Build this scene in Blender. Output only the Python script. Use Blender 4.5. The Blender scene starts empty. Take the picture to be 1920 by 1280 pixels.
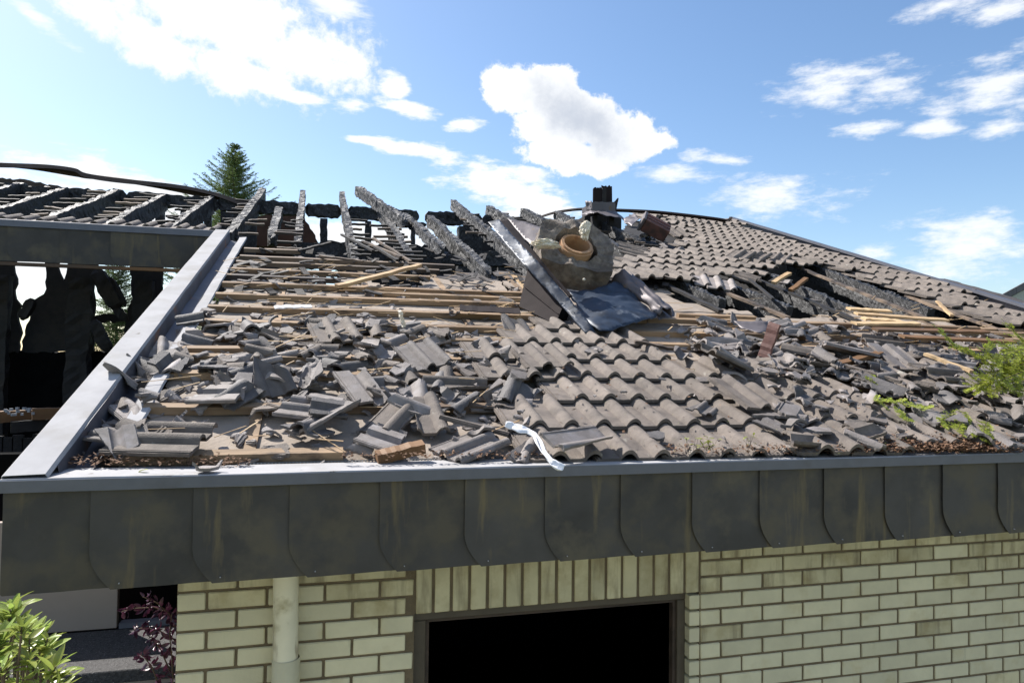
import bpy, bmesh, math, random
from mathutils import Vector, Matrix, noise
from math import sin, cos, tan, radians, pi, sqrt, atan2, asin

# ------------------------------------------------------------------ camera
S = bpy.context.scene
COL = S.collection
TH, PI_, RO, FPX, AL = 0.253074, 0.0279656, 0.0122085, 1318.76, 0.335171
CZ = 3.2
CAM = Vector((0, 0, CZ))
F_ = Vector((sin(TH)*cos(PI_), cos(TH)*cos(PI_), sin(PI_)))
R0 = Vector((cos(TH), -sin(TH), 0)); U0 = R0.cross(F_)
R_ = R0*cos(RO) + U0*sin(RO); U_ = -R0*sin(RO) + U0*cos(RO)
cd = bpy.data.cameras.new('camera'); cam = bpy.data.objects.new('camera', cd); COL.objects.link(cam)
cd.sensor_width = 36; cd.lens = FPX*36/1920; cd.clip_end = 3000; cd.clip_start = .05
m = Matrix((R_, U_, -F_)).transposed().to_4x4(); m.translation = CAM
cam.matrix_world = m
S.camera = cam

# ------------------------------------------------------------------ light
SUN_AZ, SUN_EL = radians(-40), radians(47)       # azimuth from +Y towards +X
sun_dir = Vector((sin(SUN_AZ)*cos(SUN_EL), cos(SUN_AZ)*cos(SUN_EL), sin(SUN_EL)))
sd = bpy.data.lights.new('sun', 'SUN'); sd.energy = 5.0; sd.angle = radians(.53); sd.color = (1, .955, .89)
sun = bpy.data.objects.new('sun', sd); COL.objects.link(sun)
sun.rotation_euler = (-sun_dir).to_track_quat('-Z', 'Y').to_euler(); sun.location = (0, 0, 40)
S.view_settings.view_transform = 'Standard'; S.view_settings.look = 'None'
S.view_settings.gamma = 1; S.view_settings.use_curve_mapping = False
S.view_settings.exposure = 0.85
SKY_STRENGTH = 0.102

def raydir(x, y):
    return F_ + R_*((x-960)/FPX) - U_*((y-640)/FPX)

# world ------------------------------------------------------------ sky + clouds
W = bpy.data.worlds.new('World'); S.world = W; W.use_nodes = True
nt = W.node_tree; nt.nodes.clear()
def N(t, **kw):
    n = nt.nodes.new(t)
    for k, v in kw.items(): setattr(n, k, v)
    return n
def mth(op, a, b=None, c=None, clamp=False):
    n = N('ShaderNodeMath', operation=op); n.use_clamp = clamp
    for i, v in enumerate((a, b, c)):
        if v is None: continue
        if isinstance(v, (int, float)): n.inputs[i].default_value = v
        else: nt.links.new(v, n.inputs[i])
    return n.outputs[0]
def mapr(v, a, b, c=0., d=1., smooth=True):
    n = N('ShaderNodeMapRange'); n.interpolation_type = 'SMOOTHSTEP' if smooth else 'LINEAR'
    nt.links.new(v, n.inputs[0])
    for i, q in enumerate((a, b, c, d)): n.inputs[i+1].default_value = q
    return n.outputs[0]
sky = N('ShaderNodeTexSky', sky_type='NISHITA'); sky.sun_disc = False
sky.sun_elevation = SUN_EL; sky.sun_rotation = SUN_AZ
sky.altitude = 100; sky.air_density = 1.0; sky.dust_density = .9; sky.ozone_density = 1.6
tc = N('ShaderNodeTexCoord'); sp = N('ShaderNodeSeparateXYZ'); nt.links.new(tc.outputs['Generated'], sp.inputs[0])
X, Y, Z = sp.outputs
az = mth('ARCTAN2', X, Y); el = mth('ARCSINE', Z)
def ntex(scale, detail, rough, off=(0, 0, 0), stretch=(1, 1, 1)):
    mp = N('ShaderNodeMapping'); mp.inputs['Location'].default_value = off; mp.inputs['Scale'].default_value = stretch
    cb = N('ShaderNodeCombineXYZ'); nt.links.new(az, cb.inputs[0]); nt.links.new(el, cb.inputs[1])
    nt.links.new(tc.outputs['Generated'], mp.inputs[0])
    n = N('ShaderNodeTexNoise'); n.inputs['Scale'].default_value = scale
    n.inputs['Detail'].default_value = detail; n.inputs['Roughness'].default_value = rough
    nt.links.new(mp.outputs[0], n.inputs['Vector']); return n.outputs['Fac']
n1 = ntex(7, 9, .62, (3, 1, 2)); n2 = ntex(22, 8, .6, (9, 4, 1)); n3 = ntex(16, 7, .65, (1, 7, 5), (1, 1, 3.2))
n4 = ntex(48, 8, .68, (2, 8, 3))
fb = mth('ADD', mth('ADD', mth('MULTIPLY', mth('SUBTRACT', n1, .5), 1.5), mth('MULTIPLY', mth('SUBTRACT', n2, .5), 1.5)), mth('MULTIPLY', mth('SUBTRACT', n4, .5), .9))
fw = mth('ADD', mth('MULTIPLY', mth('SUBTRACT', n3, .5), 2.6), mth('MULTIPLY', mth('SUBTRACT', n2, .5), .8))
def azel(px, py):
    d = raydir(px, py).normalized(); return atan2(d.x, d.y), asin(d.z)
def blob(px, py, rx, ry, rot):
    a0, e0 = azel(px, py); r = radians(rot); k = 1/FPX*.95
    da = mth('SUBTRACT', az, a0); da = mth('MULTIPLY', da, cos(e0)); de = mth('SUBTRACT', el, e0)
    u = mth('ADD', mth('MULTIPLY', da, cos(r)), mth('MULTIPLY', de, sin(r)))
    v = mth('ADD', mth('MULTIPLY', da, -sin(r)), mth('MULTIPLY', de, cos(r)))
    u = mth('DIVIDE', u, rx*k); v = mth('DIVIDE', v, ry*k)
    return mth('SUBTRACT', 1., mth('SQRT', mth('ADD', mth('MULTIPLY', u, u), mth('MULTIPLY', v, v))))
def union(l):
    o = l[0]
    for q in l[1:]: o = mth('MAXIMUM', o, q)
    return o
# thick clouds (px, py in the photo used as viewing directions; radii; tilt)
big = union([blob(330, 0, 290, 62, -6), blob(440, 60, 230, 78, -10), blob(570, 100, 120, 58, -4), blob(440, 125, 130, 42, -16), blob(260, 60, 120, 45, -20), blob(500, 160, 50, 22, 0)])
cum = union([blob(960, 172, 72, 58, -10), blob(1030, 165, 62, 48, 0), blob(1050, 225, 125, 80, -16), blob(1110, 215, 50, 45, 0), blob(1160, 258, 80, 52, -12), blob(1215, 272, 45, 26, 0), blob(1060, 290, 95, 48, -6), blob(1120, 310, 60, 26, 0)])
low = union([blob(940, 345, 150, 48, -12), blob(1010, 385, 120, 34, -10), blob(775, 280, 90, 16, -3), blob(660, 198, 40, 20, 0),
             blob(765, 205, 70, 22, -14), blob(560, 182, 70, 14, 0), blob(740, 165, 34, 34, -40), blob(870, 235, 40, 18, 0), blob(175, 305, 60, 26, -20), blob(240, 345, 200, 26, -8),
             blob(60, 500, 90, 70, 0), blob(300, 400, 140, 50, 0), blob(640, 440, 260, 44, 0), blob(80, 370, 200, 40, 0), blob(700, 265, 60, 10, 0)])
wisp = union([blob(1580, 165, 130, 52, -3), blob(1450, 365, 150, 52, -8), blob(1350, 300, 70, 14, -10), blob(1860, 165, 110, 52, 10),
              blob(1640, 240, 70, 18, 0), blob(1745, 240, 70, 20, 0), blob(1880, 240, 60, 18, 0), blob(1810, 460, 110, 62, -6), blob(1770, 425, 60, 14, -6),
              blob(1780, 10, 70, 22, 0), blob(1890, 18, 70, 20, 0), blob(1640, 470, 60, 20, 0), blob(1250, 330, 70, 22, 0), blob(630, 10, 70, 30, -20), blob(60, 30, 60, 16, -25)])
# scattered clouds everywhere the picture does not look
a0, e0 = azel(960, 400)
dd = N('ShaderNodeVectorMath', operation='DOT_PRODUCT'); nt.links.new(tc.outputs['Generated'], dd.inputs[0]); dd.inputs[1].default_value = raydir(960, 400).normalized()
away = mapr(dd.outputs['Value'], .78, .45, -1.2, 0)
rest = mth('ADD', mth('MULTIPLY', mth('SUBTRACT', ntex(2.2, 3, .5), .535), 3.0), away)
d_big = mapr(mth('ADD', mth('MULTIPLY', big, 1.0), mth('MULTIPLY', fb, 1.15)), -.16, .42)
d_cum = mapr(mth('ADD', mth('MULTIPLY', cum, 1.25), mth('MULTIPLY', fb, .95)), .02, .32)
d_low = mapr(mth('ADD', mth('MULTIPLY', low, 1.0), mth('MULTIPLY', fw, .95)), -.02, .6, 0, .95)
d_wsp = mapr(mth('ADD', mth('MULTIPLY', wisp, .95), mth('MULTIPLY', fw, 1.05)), .0, .95, 0, .85)
d_rst = mapr(mth('ADD', rest, mth('MULTIPLY', fb, .7)), .05, .35)
dens = mth('MAXIMUM', mth('MAXIMUM', d_big, d_cum), mth('MAXIMUM', mth('MAXIMUM', d_low, d_wsp), d_rst))
# grey belly of the cumulus
core = mapr(mth('ADD', mth('MULTIPLY', blob(1085, 228, 150, 62, -30), 1.2), mth('MULTIPLY', fb, .9)), -.25, 1.25, 0, 1)
ccol = N('ShaderNodeMix', data_type='RGBA'); nt.links.new(core, ccol.inputs[0])
ccol.inputs[6].default_value = (6.0, 6.1, 6.2, 1); ccol.inputs[7].default_value = (3.5, 3.8, 4.35, 1)
hs = N('ShaderNodeHueSaturation'); hs.inputs['Saturation'].default_value = 1.12; hs.inputs['Value'].default_value = 1
nt.links.new(sky.outputs[0], hs.inputs['Color'])
mx = N('ShaderNodeMix', data_type='RGBA'); nt.links.new(dens, mx.inputs[0]); nt.links.new(hs.outputs[0], mx.inputs[6]); nt.links.new(ccol.outputs[2], mx.inputs[7])
bg = N('ShaderNodeBackground'); bg.inputs[1].default_value = SKY_STRENGTH; nt.links.new(mx.outputs[2], bg.inputs[0])
wo = N('ShaderNodeOutputWorld'); nt.links.new(bg.outputs[0], wo.inputs[0])

# ------------------------------------------------------------------ frames
YE, ZE = 2.85, CZ-0.437                      # roof plane origin: eave line
EX = Vector((1, 0, 0)); ES = Vector((0, cos(AL), sin(AL))); EN = Vector((0, -sin(AL), cos(AL)))
OR = Vector((0, YE, ZE))
RM = Matrix((EX, ES, EN)).transposed().to_4x4()
def rp(x, s, n=0.): return OR + EX*x + ES*s + EN*n
def px_roof(px, py, n=0.):
    d = raydir(px, py); t = ((OR+EN*n-CAM).dot(EN))/d.dot(EN); p = CAM+d*t-OR
    return p.dot(EX), p.dot(ES)
def at(px, py, Y):
    d = raydir(px, py); return CAM + d*(Y/d.y)
def at_x(px, py, Xv):
    d = raydir(px, py); return CAM + d*(Xv/d.x)
def to_px(p):
    v = p-CAM; z = v.dot(F_)
    if z < .1: return (-9999, -9999)
    return 960+FPX*v.dot(R_)/z, 640-FPX*v.dot(U_)/z
def inpoly(x, y, P):
    c = False; j = len(P)-1
    for i in range(len(P)):
        if (P[i][1] > y) != (P[j][1] > y) and x < (P[j][0]-P[i][0])*(y-P[i][1])/(P[j][1]-P[i][1])+P[i][0]: c = not c
        j = i
    return c
def roofpoly(P, n=0.): return [px_roof(x, y, n) for x, y in P]

# ------------------------------------------------------------------ object helpers
WM = {}
def tag(o, label=None, cat=None, group=None, kind=None):
    if label: o['label'] = label
    if cat: o['category'] = cat
    if group: o['group'] = group
    if kind: o['kind'] = kind
    return o
def place(o, M=None, parent=None):
    M = M if M is not None else Matrix.Identity(4)
    if parent is not None:
        o.parent = parent; o.matrix_parent_inverse = WM[parent.name].inverted()
    o.matrix_basis = M; WM[o.name] = M
    return o
def empty(name, loc=(0, 0, 0)):
    o = bpy.data.objects.new(name, None); COL.objects.link(o); o.empty_display_size = .1
    return place(o, Matrix.Translation(loc))
def link(name, me, M=None, parent=None):
    o = bpy.data.objects.new(name, me); COL.objects.link(o); return place(o, M, parent)
def mesh(name, V, Fs, mat, smooth=False, mats=None, idx=None):
    me = bpy.data.meshes.new(name); me.from_pydata([tuple(v) for v in V], [], Fs)
    me.materials.append(mat)
    if mats:
        for q in mats: me.materials.append(q)
    if idx: me.polygons.foreach_set('material_index', idx)
    if smooth: me.polygons.foreach_set('use_smooth', [True]*len(me.polygons))
    me.update(); return me
def bm_mesh(name, bm, mat, smooth=False):
    me = bpy.data.meshes.new(name); bmesh.ops.recalc_face_normals(bm, faces=bm.faces); bm.to_mesh(me); bm.free()
    me.materials.append(mat)
    if smooth: me.polygons.foreach_set('use_smooth', [True]*len(me.polygons))
    return me
class MB:
    def __init__(s): s.v = []; s.f = []
    def box(s, M, a, b):
        k = len(s.v)
        for z in (a[2], b[2]):
            for x, y in ((a[0], a[1]), (b[0], a[1]), (b[0], b[1]), (a[0], b[1])): s.v.append(M @ Vector((x, y, z)))
        for q in ((0, 3, 2, 1), (4, 5, 6, 7), (0, 1, 5, 4), (1, 2, 6, 5), (2, 3, 7, 6), (3, 0, 4, 7)): s.f.append([k+i for i in q])
        return s
    def bar(s, p, q, w, h, up=Vector((0, 0, 1)), wob=0, seg=1, rnd=None):
        p = Vector(p); q = Vector(q); d = (q-p); L = d.length; d.normalize(); sx = d.cross(up).normalized(); u = sx.cross(d)
        k = len(s.v); r = rnd or random
        for i in range(seg+1):
            c = p+(q-p)*i/seg; e = (sx*r.uniform(-1, 1)+u*r.uniform(-1, 1))*wob
            for a, b in ((-1, -1), (1, -1), (1, 1), (-1, 1)): s.v.append(c+e+sx*a*w/2+u*b*h/2)
        for i in range(seg):
            for j in range(4): s.f.append([k+i*4+j, k+i*4+(j+1) % 4, k+i*4+4+(j+1) % 4, k+i*4+4+j])
        s.f.append([k+3, k+2, k+1, k]); e = k+seg*4; s.f.append([e, e+1, e+2, e+3])
        return s
    def prism(s, P, d):                        # polygon list of Vectors extruded along d
        k = len(s.v); n = len(P); d = Vector(d)
        s.v += [Vector(p) for p in P]+[Vector(p)+d for p in P]
        s.f.append([k+i for i in range(n)][::-1]); s.f.append([k+n+i for i in range(n)])
        for i in range(n): s.f.append([k+i, k+(i+1) % n, k+n+(i+1) % n, k+n+i])
        return s
    def tube(s, pts, rad, n=8, cap=True):
        k = len(s.v); up = Vector((0, 0, 1)); m = len(pts)
        for i, p in enumerate(pts):
            d = (Vector(pts[min(i+1, m-1)])-Vector(pts[max(i-1, 0)])).normalized()
            a = d.cross(Vector((.13, .9, .3)) if abs(d.z) > .9 else up).normalized(); b = a.cross(d)
            r = rad[i] if isinstance(rad, (list, tuple)) else rad
            for j in range(n): t = 2*pi*j/n; s.v.append(Vector(p)+(a*cos(t)+b*sin(t))*r)
        for i in range(m-1):
            for j in range(n): s.f.append([k+i*n+j, k+i*n+(j+1) % n, k+i*n+n+(j+1) % n, k+i*n+n+j])
        if cap: s.f.append([k+j for j in range(n)][::-1]); s.f.append([k+(m-1)*n+j for j in range(n)])
        return s
    def build(s, name, mat, parent=None, M=None, smooth=False, bevel=0):
        me = mesh(name, s.v, s.f, mat, smooth)
        bm = bmesh.new(); bm.from_mesh(me); bmesh.ops.recalc_face_normals(bm, faces=bm.faces)
        if bevel: bmesh.ops.bevel(bm, geom=bm.edges[:], offset=bevel, segments=1, affect='EDGES')
        bm.to_mesh(me); bm.free()
        return link(name, me, M, parent)
I4 = Matrix.Identity(4)

# ------------------------------------------------------------------ materials
def mat(name, base, rough=.8, metal=0., var=.25, scale=6., bump=.3, bscale=60., col2=None, fac2=(.5, .7), s2=3., rnd=.15,
        col3=None, fac3=(.55, .7), s3=12., stretch=(1, 1, 1), st3=None, trans=0., vor=None, spec=.5, coords='Object', hue=0.):
    m = bpy.data.materials.new(name); m.use_nodes = True; t = m.node_tree; t.nodes.clear(); L = t.links
    def n(ty, **k):
        q = t.nodes.new(ty)
        for a, b in k.items(): setattr(q, a, b)
        return q
    out = n('ShaderNodeOutputMaterial'); b = n('ShaderNodeBsdfPrincipled'); L.new(b.outputs[0], out.inputs[0])
    b.inputs['Roughness'].default_value = rough; b.inputs['Metallic'].default_value = metal
    if 'Specular IOR Level' in b.inputs: b.inputs['Specular IOR Level'].default_value = spec
    tcn = n('ShaderNodeTexCoord'); oi = n('ShaderNodeObjectInfo')
    ad = n('ShaderNodeVectorMath', operation='ADD'); sc = n('ShaderNodeVectorMath', operation='SCALE'); sc.inputs['Scale'].default_value = 37.
    cb = n('ShaderNodeCombineXYZ'); L.new(oi.outputs['Random'], cb.inputs[0]); L.new(oi.outputs['Random'], cb.inputs[1]); L.new(cb.outputs[0], sc.inputs[0])
    L.new(tcn.outputs[coords], ad.inputs[0]); L.new(sc.outputs[0], ad.inputs[1])
    def noi(scale, st, det=6, ro=.6):
        mp = n('ShaderNodeMapping'); mp.inputs['Scale'].default_value = st; L.new(ad.outputs[0], mp.inputs[0])
        q = n('ShaderNodeTexNoise'); q.inputs['Scale'].default_value = scale; q.inputs['Detail'].default_value = det; q.inputs['Roughness'].default_value = ro
        L.new(mp.outputs[0], q.inputs['Vector']); return q.outputs['Fac']
    def mr(v, a, bb, c, d):
        q = n('ShaderNodeMapRange'); L.new(v, q.inputs[0])
        for i, z in enumerate((a, bb, c, d)): q.inputs[i+1].default_value = z
        return q.outputs[0]
    def mix(f, a, bb, bt='MIX'):
        q = n('ShaderNodeMix', data_type='RGBA', blend_type=bt); L.new(f, q.inputs[0]) if not isinstance(f, float) else setattr(q.inputs[0], 'default_value', f)
        for i, z in ((6, a), (7, bb)):
            if isinstance(z, tuple): q.inputs[i].default_value = (*z[:3], 1)
            else: L.new(z, q.inputs[i])
        return q.outputs[2]
    c = mix(mr(noi(scale, stretch), .3, .7, 0, 1), tuple(x*(1-var) for x in base), tuple(min(1, x*(1+var)) for x in base))
    if col2: c = mix(mr(noi(s2, stretch), fac2[0], fac2[1], 0, 1), c, col2)
    if col3: c = mix(mr(noi(s3, st3 or stretch), fac3[0], fac3[1], 0, 1), c, col3)
    if rnd:
        h = n('ShaderNodeHueSaturation'); L.new(c, h.inputs['Color']); L.new(mr(oi.outputs['Random'], 0, 1, 1-rnd, 1+rnd), h.inputs['Value'])
        if hue: L.new(mr(oi.outputs['Random'], 0, 1, .5-hue, .5+hue), h.inputs['Hue'])
        c = h.outputs[0]
    L.new(c, b.inputs['Base Color'])
    if bump:
        bp = n('ShaderNodeBump'); bp.inputs['Strength'].default_value = bump; bp.inputs['Distance'].default_value = .01
        if vor:
            vv = n('ShaderNodeTexVoronoi', feature='DISTANCE_TO_EDGE'); vv.inputs['Scale'].default_value = vor
            mp = n('ShaderNodeMapping'); mp.inputs['Scale'].default_value = stretch; L.new(ad.outputs[0], mp.inputs[0]); L.new(mp.outputs[0], vv.inputs['Vector'])
            hgt = mr(vv.outputs['Distance'], 0, .25, 0, 1)
            a2 = n('ShaderNodeMath', operation='ADD'); L.new(hgt, a2.inputs[0]); L.new(noi(bscale, stretch), a2.inputs[1]); hh = a2.outputs[0]
        else: hh = noi(bscale, stretch)
        L.new(hh, bp.inputs['Height']); L.new(bp.outputs[0], b.inputs['Normal'])
    if trans:
        tr = n('ShaderNodeBsdfTranslucent'); L.new(c, tr.inputs[0]); ms = n('ShaderNodeMixShader'); ms.inputs[0].default_value = trans
        L.new(b.outputs[0], ms.inputs[1]); L.new(tr.outputs[0], ms.inputs[2]); L.new(ms.outputs[0], out.inputs[0])
    return m
M_TILE = mat('concrete_tile', (.135, .127, .12), .75, var=.22, scale=14, bump=.5, bscale=160, col2=(.2, .19, .175), fac2=(.5, .75), s2=9, rnd=.22, col3=(.30, .29, .27), fac3=(.63, .74), s3=22)
M_TILEW = mat('weathered_roof_tile', (.155, .128, .108), .8, var=.28, scale=10, bump=.6, bscale=140, col2=(.085, .07, .06), fac2=(.5, .68), s2=7, rnd=.16, col3=(.30, .28, .24), fac3=(.64, .74), s3=16, st3=(1, .45, 1))
M_SHARD = mat('broken_tile_concrete', (.185, .160, .146), .72, var=.25, scale=12, bump=.5, bscale=150, col2=(.27, .245, .24), fac2=(.5, .72), s2=8, rnd=.36, col3=(.36, .35, .34), fac3=(.66, .76), s3=18)
M_SHARDB = mat('sooty_broken_tile', (.105, .095, .092), .7, var=.35, scale=10, bump=.5, bscale=150, col2=(.05, .046, .045), fac2=(.5, .68), s2=7, rnd=.3, col3=(.26, .25, .24), fac3=(.66, .74), s3=20)
M_CHAR = mat('charred_timber', (.020, .020, .022), .58, var=.5, scale=30, bump=.9, bscale=90, rnd=.2, col3=(.10, .10, .105), fac3=(.52, .72), s3=34, spec=.55)
M_CHARB = mat('soot_black_board', (.013, .011, .0105), .75, var=.5, scale=8, bump=.5, bscale=40, rnd=.2, col2=(.024, .018, .013), fac2=(.5, .7), s2=4)
M_CHARBR = mat('scorched_brown_timber', (.06, .04, .028), .7, var=.5, scale=12, bump=.6, bscale=60, rnd=.25, stretch=(.3, 1, 1))
M_WOOD = mat('roof_batten_wood', (.29, .195, .115), .8, var=.35, scale=9, bump=.4, bscale=60, stretch=(.12, 1, 1), rnd=.22, col2=(.12, .075, .045), fac2=(.5, .68), s2=5, col3=(.04, .028, .022), fac3=(.57, .68), s3=6, st3=(.4, 1, 1))
M_WOODD = mat('scorched_batten_wood', (.16, .115, .08), .75, var=.4, scale=9, bump=.4, bscale=60, stretch=(.15, 1, 1), rnd=.25, col2=(.04, .03, .026), fac2=(.45, .6), s2=5)
M_WOODF = mat('fresh_split_wood', (.50, .35, .19), .7, var=.2, scale=9, bump=.4, bscale=70, stretch=(.12, 1, 1), rnd=.15, col2=(.3, .18, .09), fac2=(.5, .7), s2=6)
M_REDW = mat('red_brown_painted_timber', (.15, .07, .055), .6, var=.25, scale=12, bump=.3, bscale=60, rnd=.1)
M_UNDER = mat('weathered_fibre_board', (.31, .255, .205), .85, var=.2, scale=4, bump=.4, bscale=50, rnd=0, col2=(.20, .165, .135), fac2=(.5, .66), s2=2.3, col3=(.1, .08, .066), fac3=(.62, .74), s3=7)
M_FELT = mat('charred_roof_board', (.06, .052, .05), .8, var=.4, scale=6, bump=.5, bscale=50, rnd=.2)
M_ZINCL = mat('bright_zinc_trim', (.36, .355, .36), .85, metal=.0, spec=.15, var=.12, scale=5, bump=.06, bscale=12, rnd=0, col2=(.30, .29, .28), fac2=(.5, .68), s2=4, col3=(.12, .10, .08), fac3=(.66, .74), s3=14)
M_ZINCB = mat('dull_and_shaded_zinc', (.13, .135, .16), .5, metal=.4, var=.15, scale=5, bump=.08, bscale=12, rnd=.1, col2=(.1, .1, .11), fac2=(.5, .7), s2=5)  # own tone of the dull trims; stands for shade on the eave trim front
M_TROUGH = mat('rusty_shaded_zinc', (.085, .088, .105), .55, metal=.3, var=.2, scale=5, bump=.08, bscale=12, rnd=0, col2=(.05, .052, .066), fac2=(.45, .65), s2=4, col3=(.20, .085, .035), fac3=(.60, .68), s3=3)  # real rust streaks; base darkened to hold the upstand's shadow
M_PANEL = mat('patinated_zinc_slate', (.050, .046, .041), .7, metal=.0, var=.35, scale=2.6, bump=.1, bscale=8, rnd=.13, col2=(.082, .070, .048), fac2=(.46, .62), s2=5, col3=(.15, .115, .055), fac3=(.58, .74), s3=12, st3=(1, 1, .12))
M_DARKM = mat('dark_sheet_metal', (.026, .02, .02), .85, metal=.0, spec=.12, var=.2, scale=4, bump=.1, bscale=10, rnd=.1)
M_BLUE = mat('heat_blued_sheet_metal', (.022, .036, .062), .5, metal=.2, var=.35, scale=5, bump=.25, bscale=14, rnd=.15, col2=(.015, .02, .03), fac2=(.5, .62), s2=5, col3=(.15, .165, .19), fac3=(.60, .68), s3=6)
M_PURP = mat('grey_violet_sheet_metal', (.13, .115, .12), .55, metal=.4, var=.2, scale=4, bump=.2, bscale=10, rnd=.15, col2=(.1, .09, .095), fac2=(.5, .68), s2=5, col3=(.16, .11, .07), fac3=(.62, .7), s3=9)
M_BRICK = mat('cream_glazed_brick', (.64, .585, .395), .55, var=.10, scale=5, bump=.2, bscale=70, rnd=.11, col2=(.55, .47, .27), fac2=(.55, .75), s2=6, col3=(.34, .31, .19), fac3=(.66, .8), s3=26, st3=(1, 1, .06))
M_BRICKD = mat('stained_cream_brick', (.58, .515, .32), .6, var=.14, scale=5, bump=.15, bscale=70, rnd=.1, col2=(.38, .31, .16), fac2=(.45, .70), s2=6, col3=(.15, .11, .06), fac3=(.52, .78), s3=13, st3=(1, 1, .14))
M_MORT = mat('dark_mortar', (.165, .125, .075), .9, var=.2, scale=12, bump=.6, bscale=120, rnd=0)
M_PIPE = mat('cream_drainpipe', (.80, .74, .55), .4, var=.08, scale=6, bump=.05, bscale=30, rnd=0, col2=(.42, .36, .2), fac2=(.55, .7), s2=5, col3=(.2, .13, .06), fac3=(.57, .66), s3=9, st3=(1, 1, .18))
M_FRAME = mat('brown_window_frame', (.085, .066, .045), .55, var=.2, scale=6, bump=.2, bscale=50, rnd=.1)
M_SOOT_VOID = mat('soot', (.006, .006, .006), .95, var=.3, bump=.2, rnd=0, spec=.05)  # soot of the burnt rooms; also the dark void in the chimney cladding
M_BLOCK = mat('rough_lightweight_concrete', (.21, .178, .148), .95, var=.35, scale=18, bump=1., bscale=70, rnd=0, col2=(.11, .09, .076), fac2=(.48, .62), s2=6, col3=(.27, .26, .24), fac3=(.64, .72), s3=30)
M_CLAY = mat('fired_clay', (.44, .26, .14), .7, var=.15, scale=8, bump=.2, bscale=60, rnd=0, col2=(.30, .15, .08), fac2=(.55, .7), s2=7)
M_RED = mat('rusty_red_metal', (.16, .075, .06), .6, metal=.2, var=.3, scale=9, bump=.3, bscale=40, rnd=.1, col2=(.08, .05, .045), fac2=(.5, .65), s2=7)
M_WOOL = mat('mineral_wool', (.80, .72, .58), .95, var=.15, scale=20, bump=1, bscale=80, rnd=0, col2=(.5, .42, .22), fac2=(.58, .7), s2=9)
M_CLOTH = mat('white_fabric', (.78, .78, .80), .8, var=.04, scale=20, bump=.3, bscale=60, rnd=0)
M_MESH = mat('grey_plastic_comb', (.16, .17, .18), .5, rnd=0, bump=0)
M_STRAP = mat('orange_brown_timber', (.17, .085, .032), .7, var=.3, scale=8, bump=.3, stretch=(.2, 1, 1), rnd=.1, col2=(.08, .05, .03), fac2=(.5, .65), s2=3)
M_BEIGE = mat('beige_painted_panel', (.34, .275, .225), .7, var=.06, scale=3, bump=.05, rnd=0)
M_TERR = mat('washed_aggregate_concrete', (.055, .053, .053), .85, var=.6, scale=75, bump=.6, bscale=110, rnd=.1, col3=(.3, .3, .3), fac3=(.63, .68), s3=110)
M_GROUND = mat('grass', (.05, .075, .025), .95, var=.35, scale=2, bump=.6, bscale=30, rnd=0)
M_LEAF = mat('glossy_leaf', (.30, .36, .08), .33, var=.3, scale=5, bump=.1, bscale=40, rnd=.3, trans=.35, hue=.02)
M_STEM = mat('woody_stem', (.12, .085, .055), .8, var=.3, bump=.3, rnd=0)
M_NEEDLE = mat('fresh_green_needles', (.38, .43, .06), .5, var=.3, scale=20, bump=0, rnd=.2, trans=.35)
M_SPRUCE = mat('spruce_needles', (.15, .20, .07), .6, var=.4, scale=6, bump=0, rnd=.15, trans=.25)
M_PURPLE = mat('purple_leaf', (.06, .016, .035), .3, var=.3, scale=8, bump=.1, rnd=.25, trans=.2)
M_LITTER = mat('dry_leaf_litter', (.16, .085, .045), .9, var=.6, scale=30, bump=.3, rnd=.3)
M_ROOFN = mat('neighbour_roof_slate', (.12, .11, .12), .7, var=.2, scale=6, bump=.3, rnd=.1)
M_WALLN = mat('neighbour_render', (.5, .49, .46), .8, var=.05, bump=.1, rnd=0)
M_GREEN = mat('yellow_green_leaf', (.24, .27, .05), .5, var=.2, scale=8, bump=.1, rnd=.2, trans=.3)
M_CURTAIN = mat('brown_brick_dust', (.10, .05, .032), .9, var=.3, bump=.4, rnd=0)

# ------------------------------------------------------------------ ground
g = MB(); g.box(I4, (-1500, -1500, -.4), (1500, 1500, 0)); tag(g.build('ground', M_GROUND), kind='structure')
g = MB(); g.box(I4, (-14, -14, .004), (16, 3.3, .03)); tag(g.build('bounce_terrace', mat('bounce_paving', (.23, .22, .145), .85, var=.2, scale=3, bump=.3, bscale=20, rnd=0)), kind='structure')  # unseen pale paving, added to bounce light up onto the front wall

# ================================================================== HOUSE
house = empty('burnt_house', (2, 3.35, 0))
tag(house, 'fire-gutted bungalow with a collapsed tiled roof above a cream brick wall', 'house')
YW = 3.35
XL = -.628                                    # left end of front wall
WX0, WX1 = .408, 1.900                        # window opening
ZH = CZ-1.2                                   # window head
PITCH = .0855
ZT = 2.62
# ---- mortar body of the wall
YM = YW+.008
b = MB()
b.box(I4, (XL+.004, YM, 0), (WX0-.0, YM+.28, ZT)); b.box(I4, (WX1, YM, 0), (9.5, YM+.28, ZT))
b.box(I4, (WX0, YM+.0, ZH+.004), (WX1, YM+.28, ZT)); b.box(I4, (WX0, YM, 0), (WX1, YM+.28, .75))
wall = b.build('brick_wall', M_MORT, house)
def brickmesh(L, H, D=.06, seed=0):
    r = random.Random(seed); bm = bmesh.new()
    bmesh.ops.create_cube(bm, size=1); bmesh.ops.scale(bm, vec=(L, D, H), verts=bm.verts)
    bmesh.ops.bevel(bm, geom=bm.edges[:], offset=.004, segments=1, affect='EDGES')
    for v in bm.verts:
        v.co += Vector((r.uniform(-1, 1), r.uniform(-.5, .5), r.uniform(-1, 1)))*.0012
    return bm_mesh('brick', bm, M_BRICK)
JT = .0125
full = [brickmesh(.25-JT, PITCH-JT, seed=i) for i in range(4)]
half = [brickmesh(.125-JT, PITCH-JT, seed=9+i) for i in range(2)]
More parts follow.
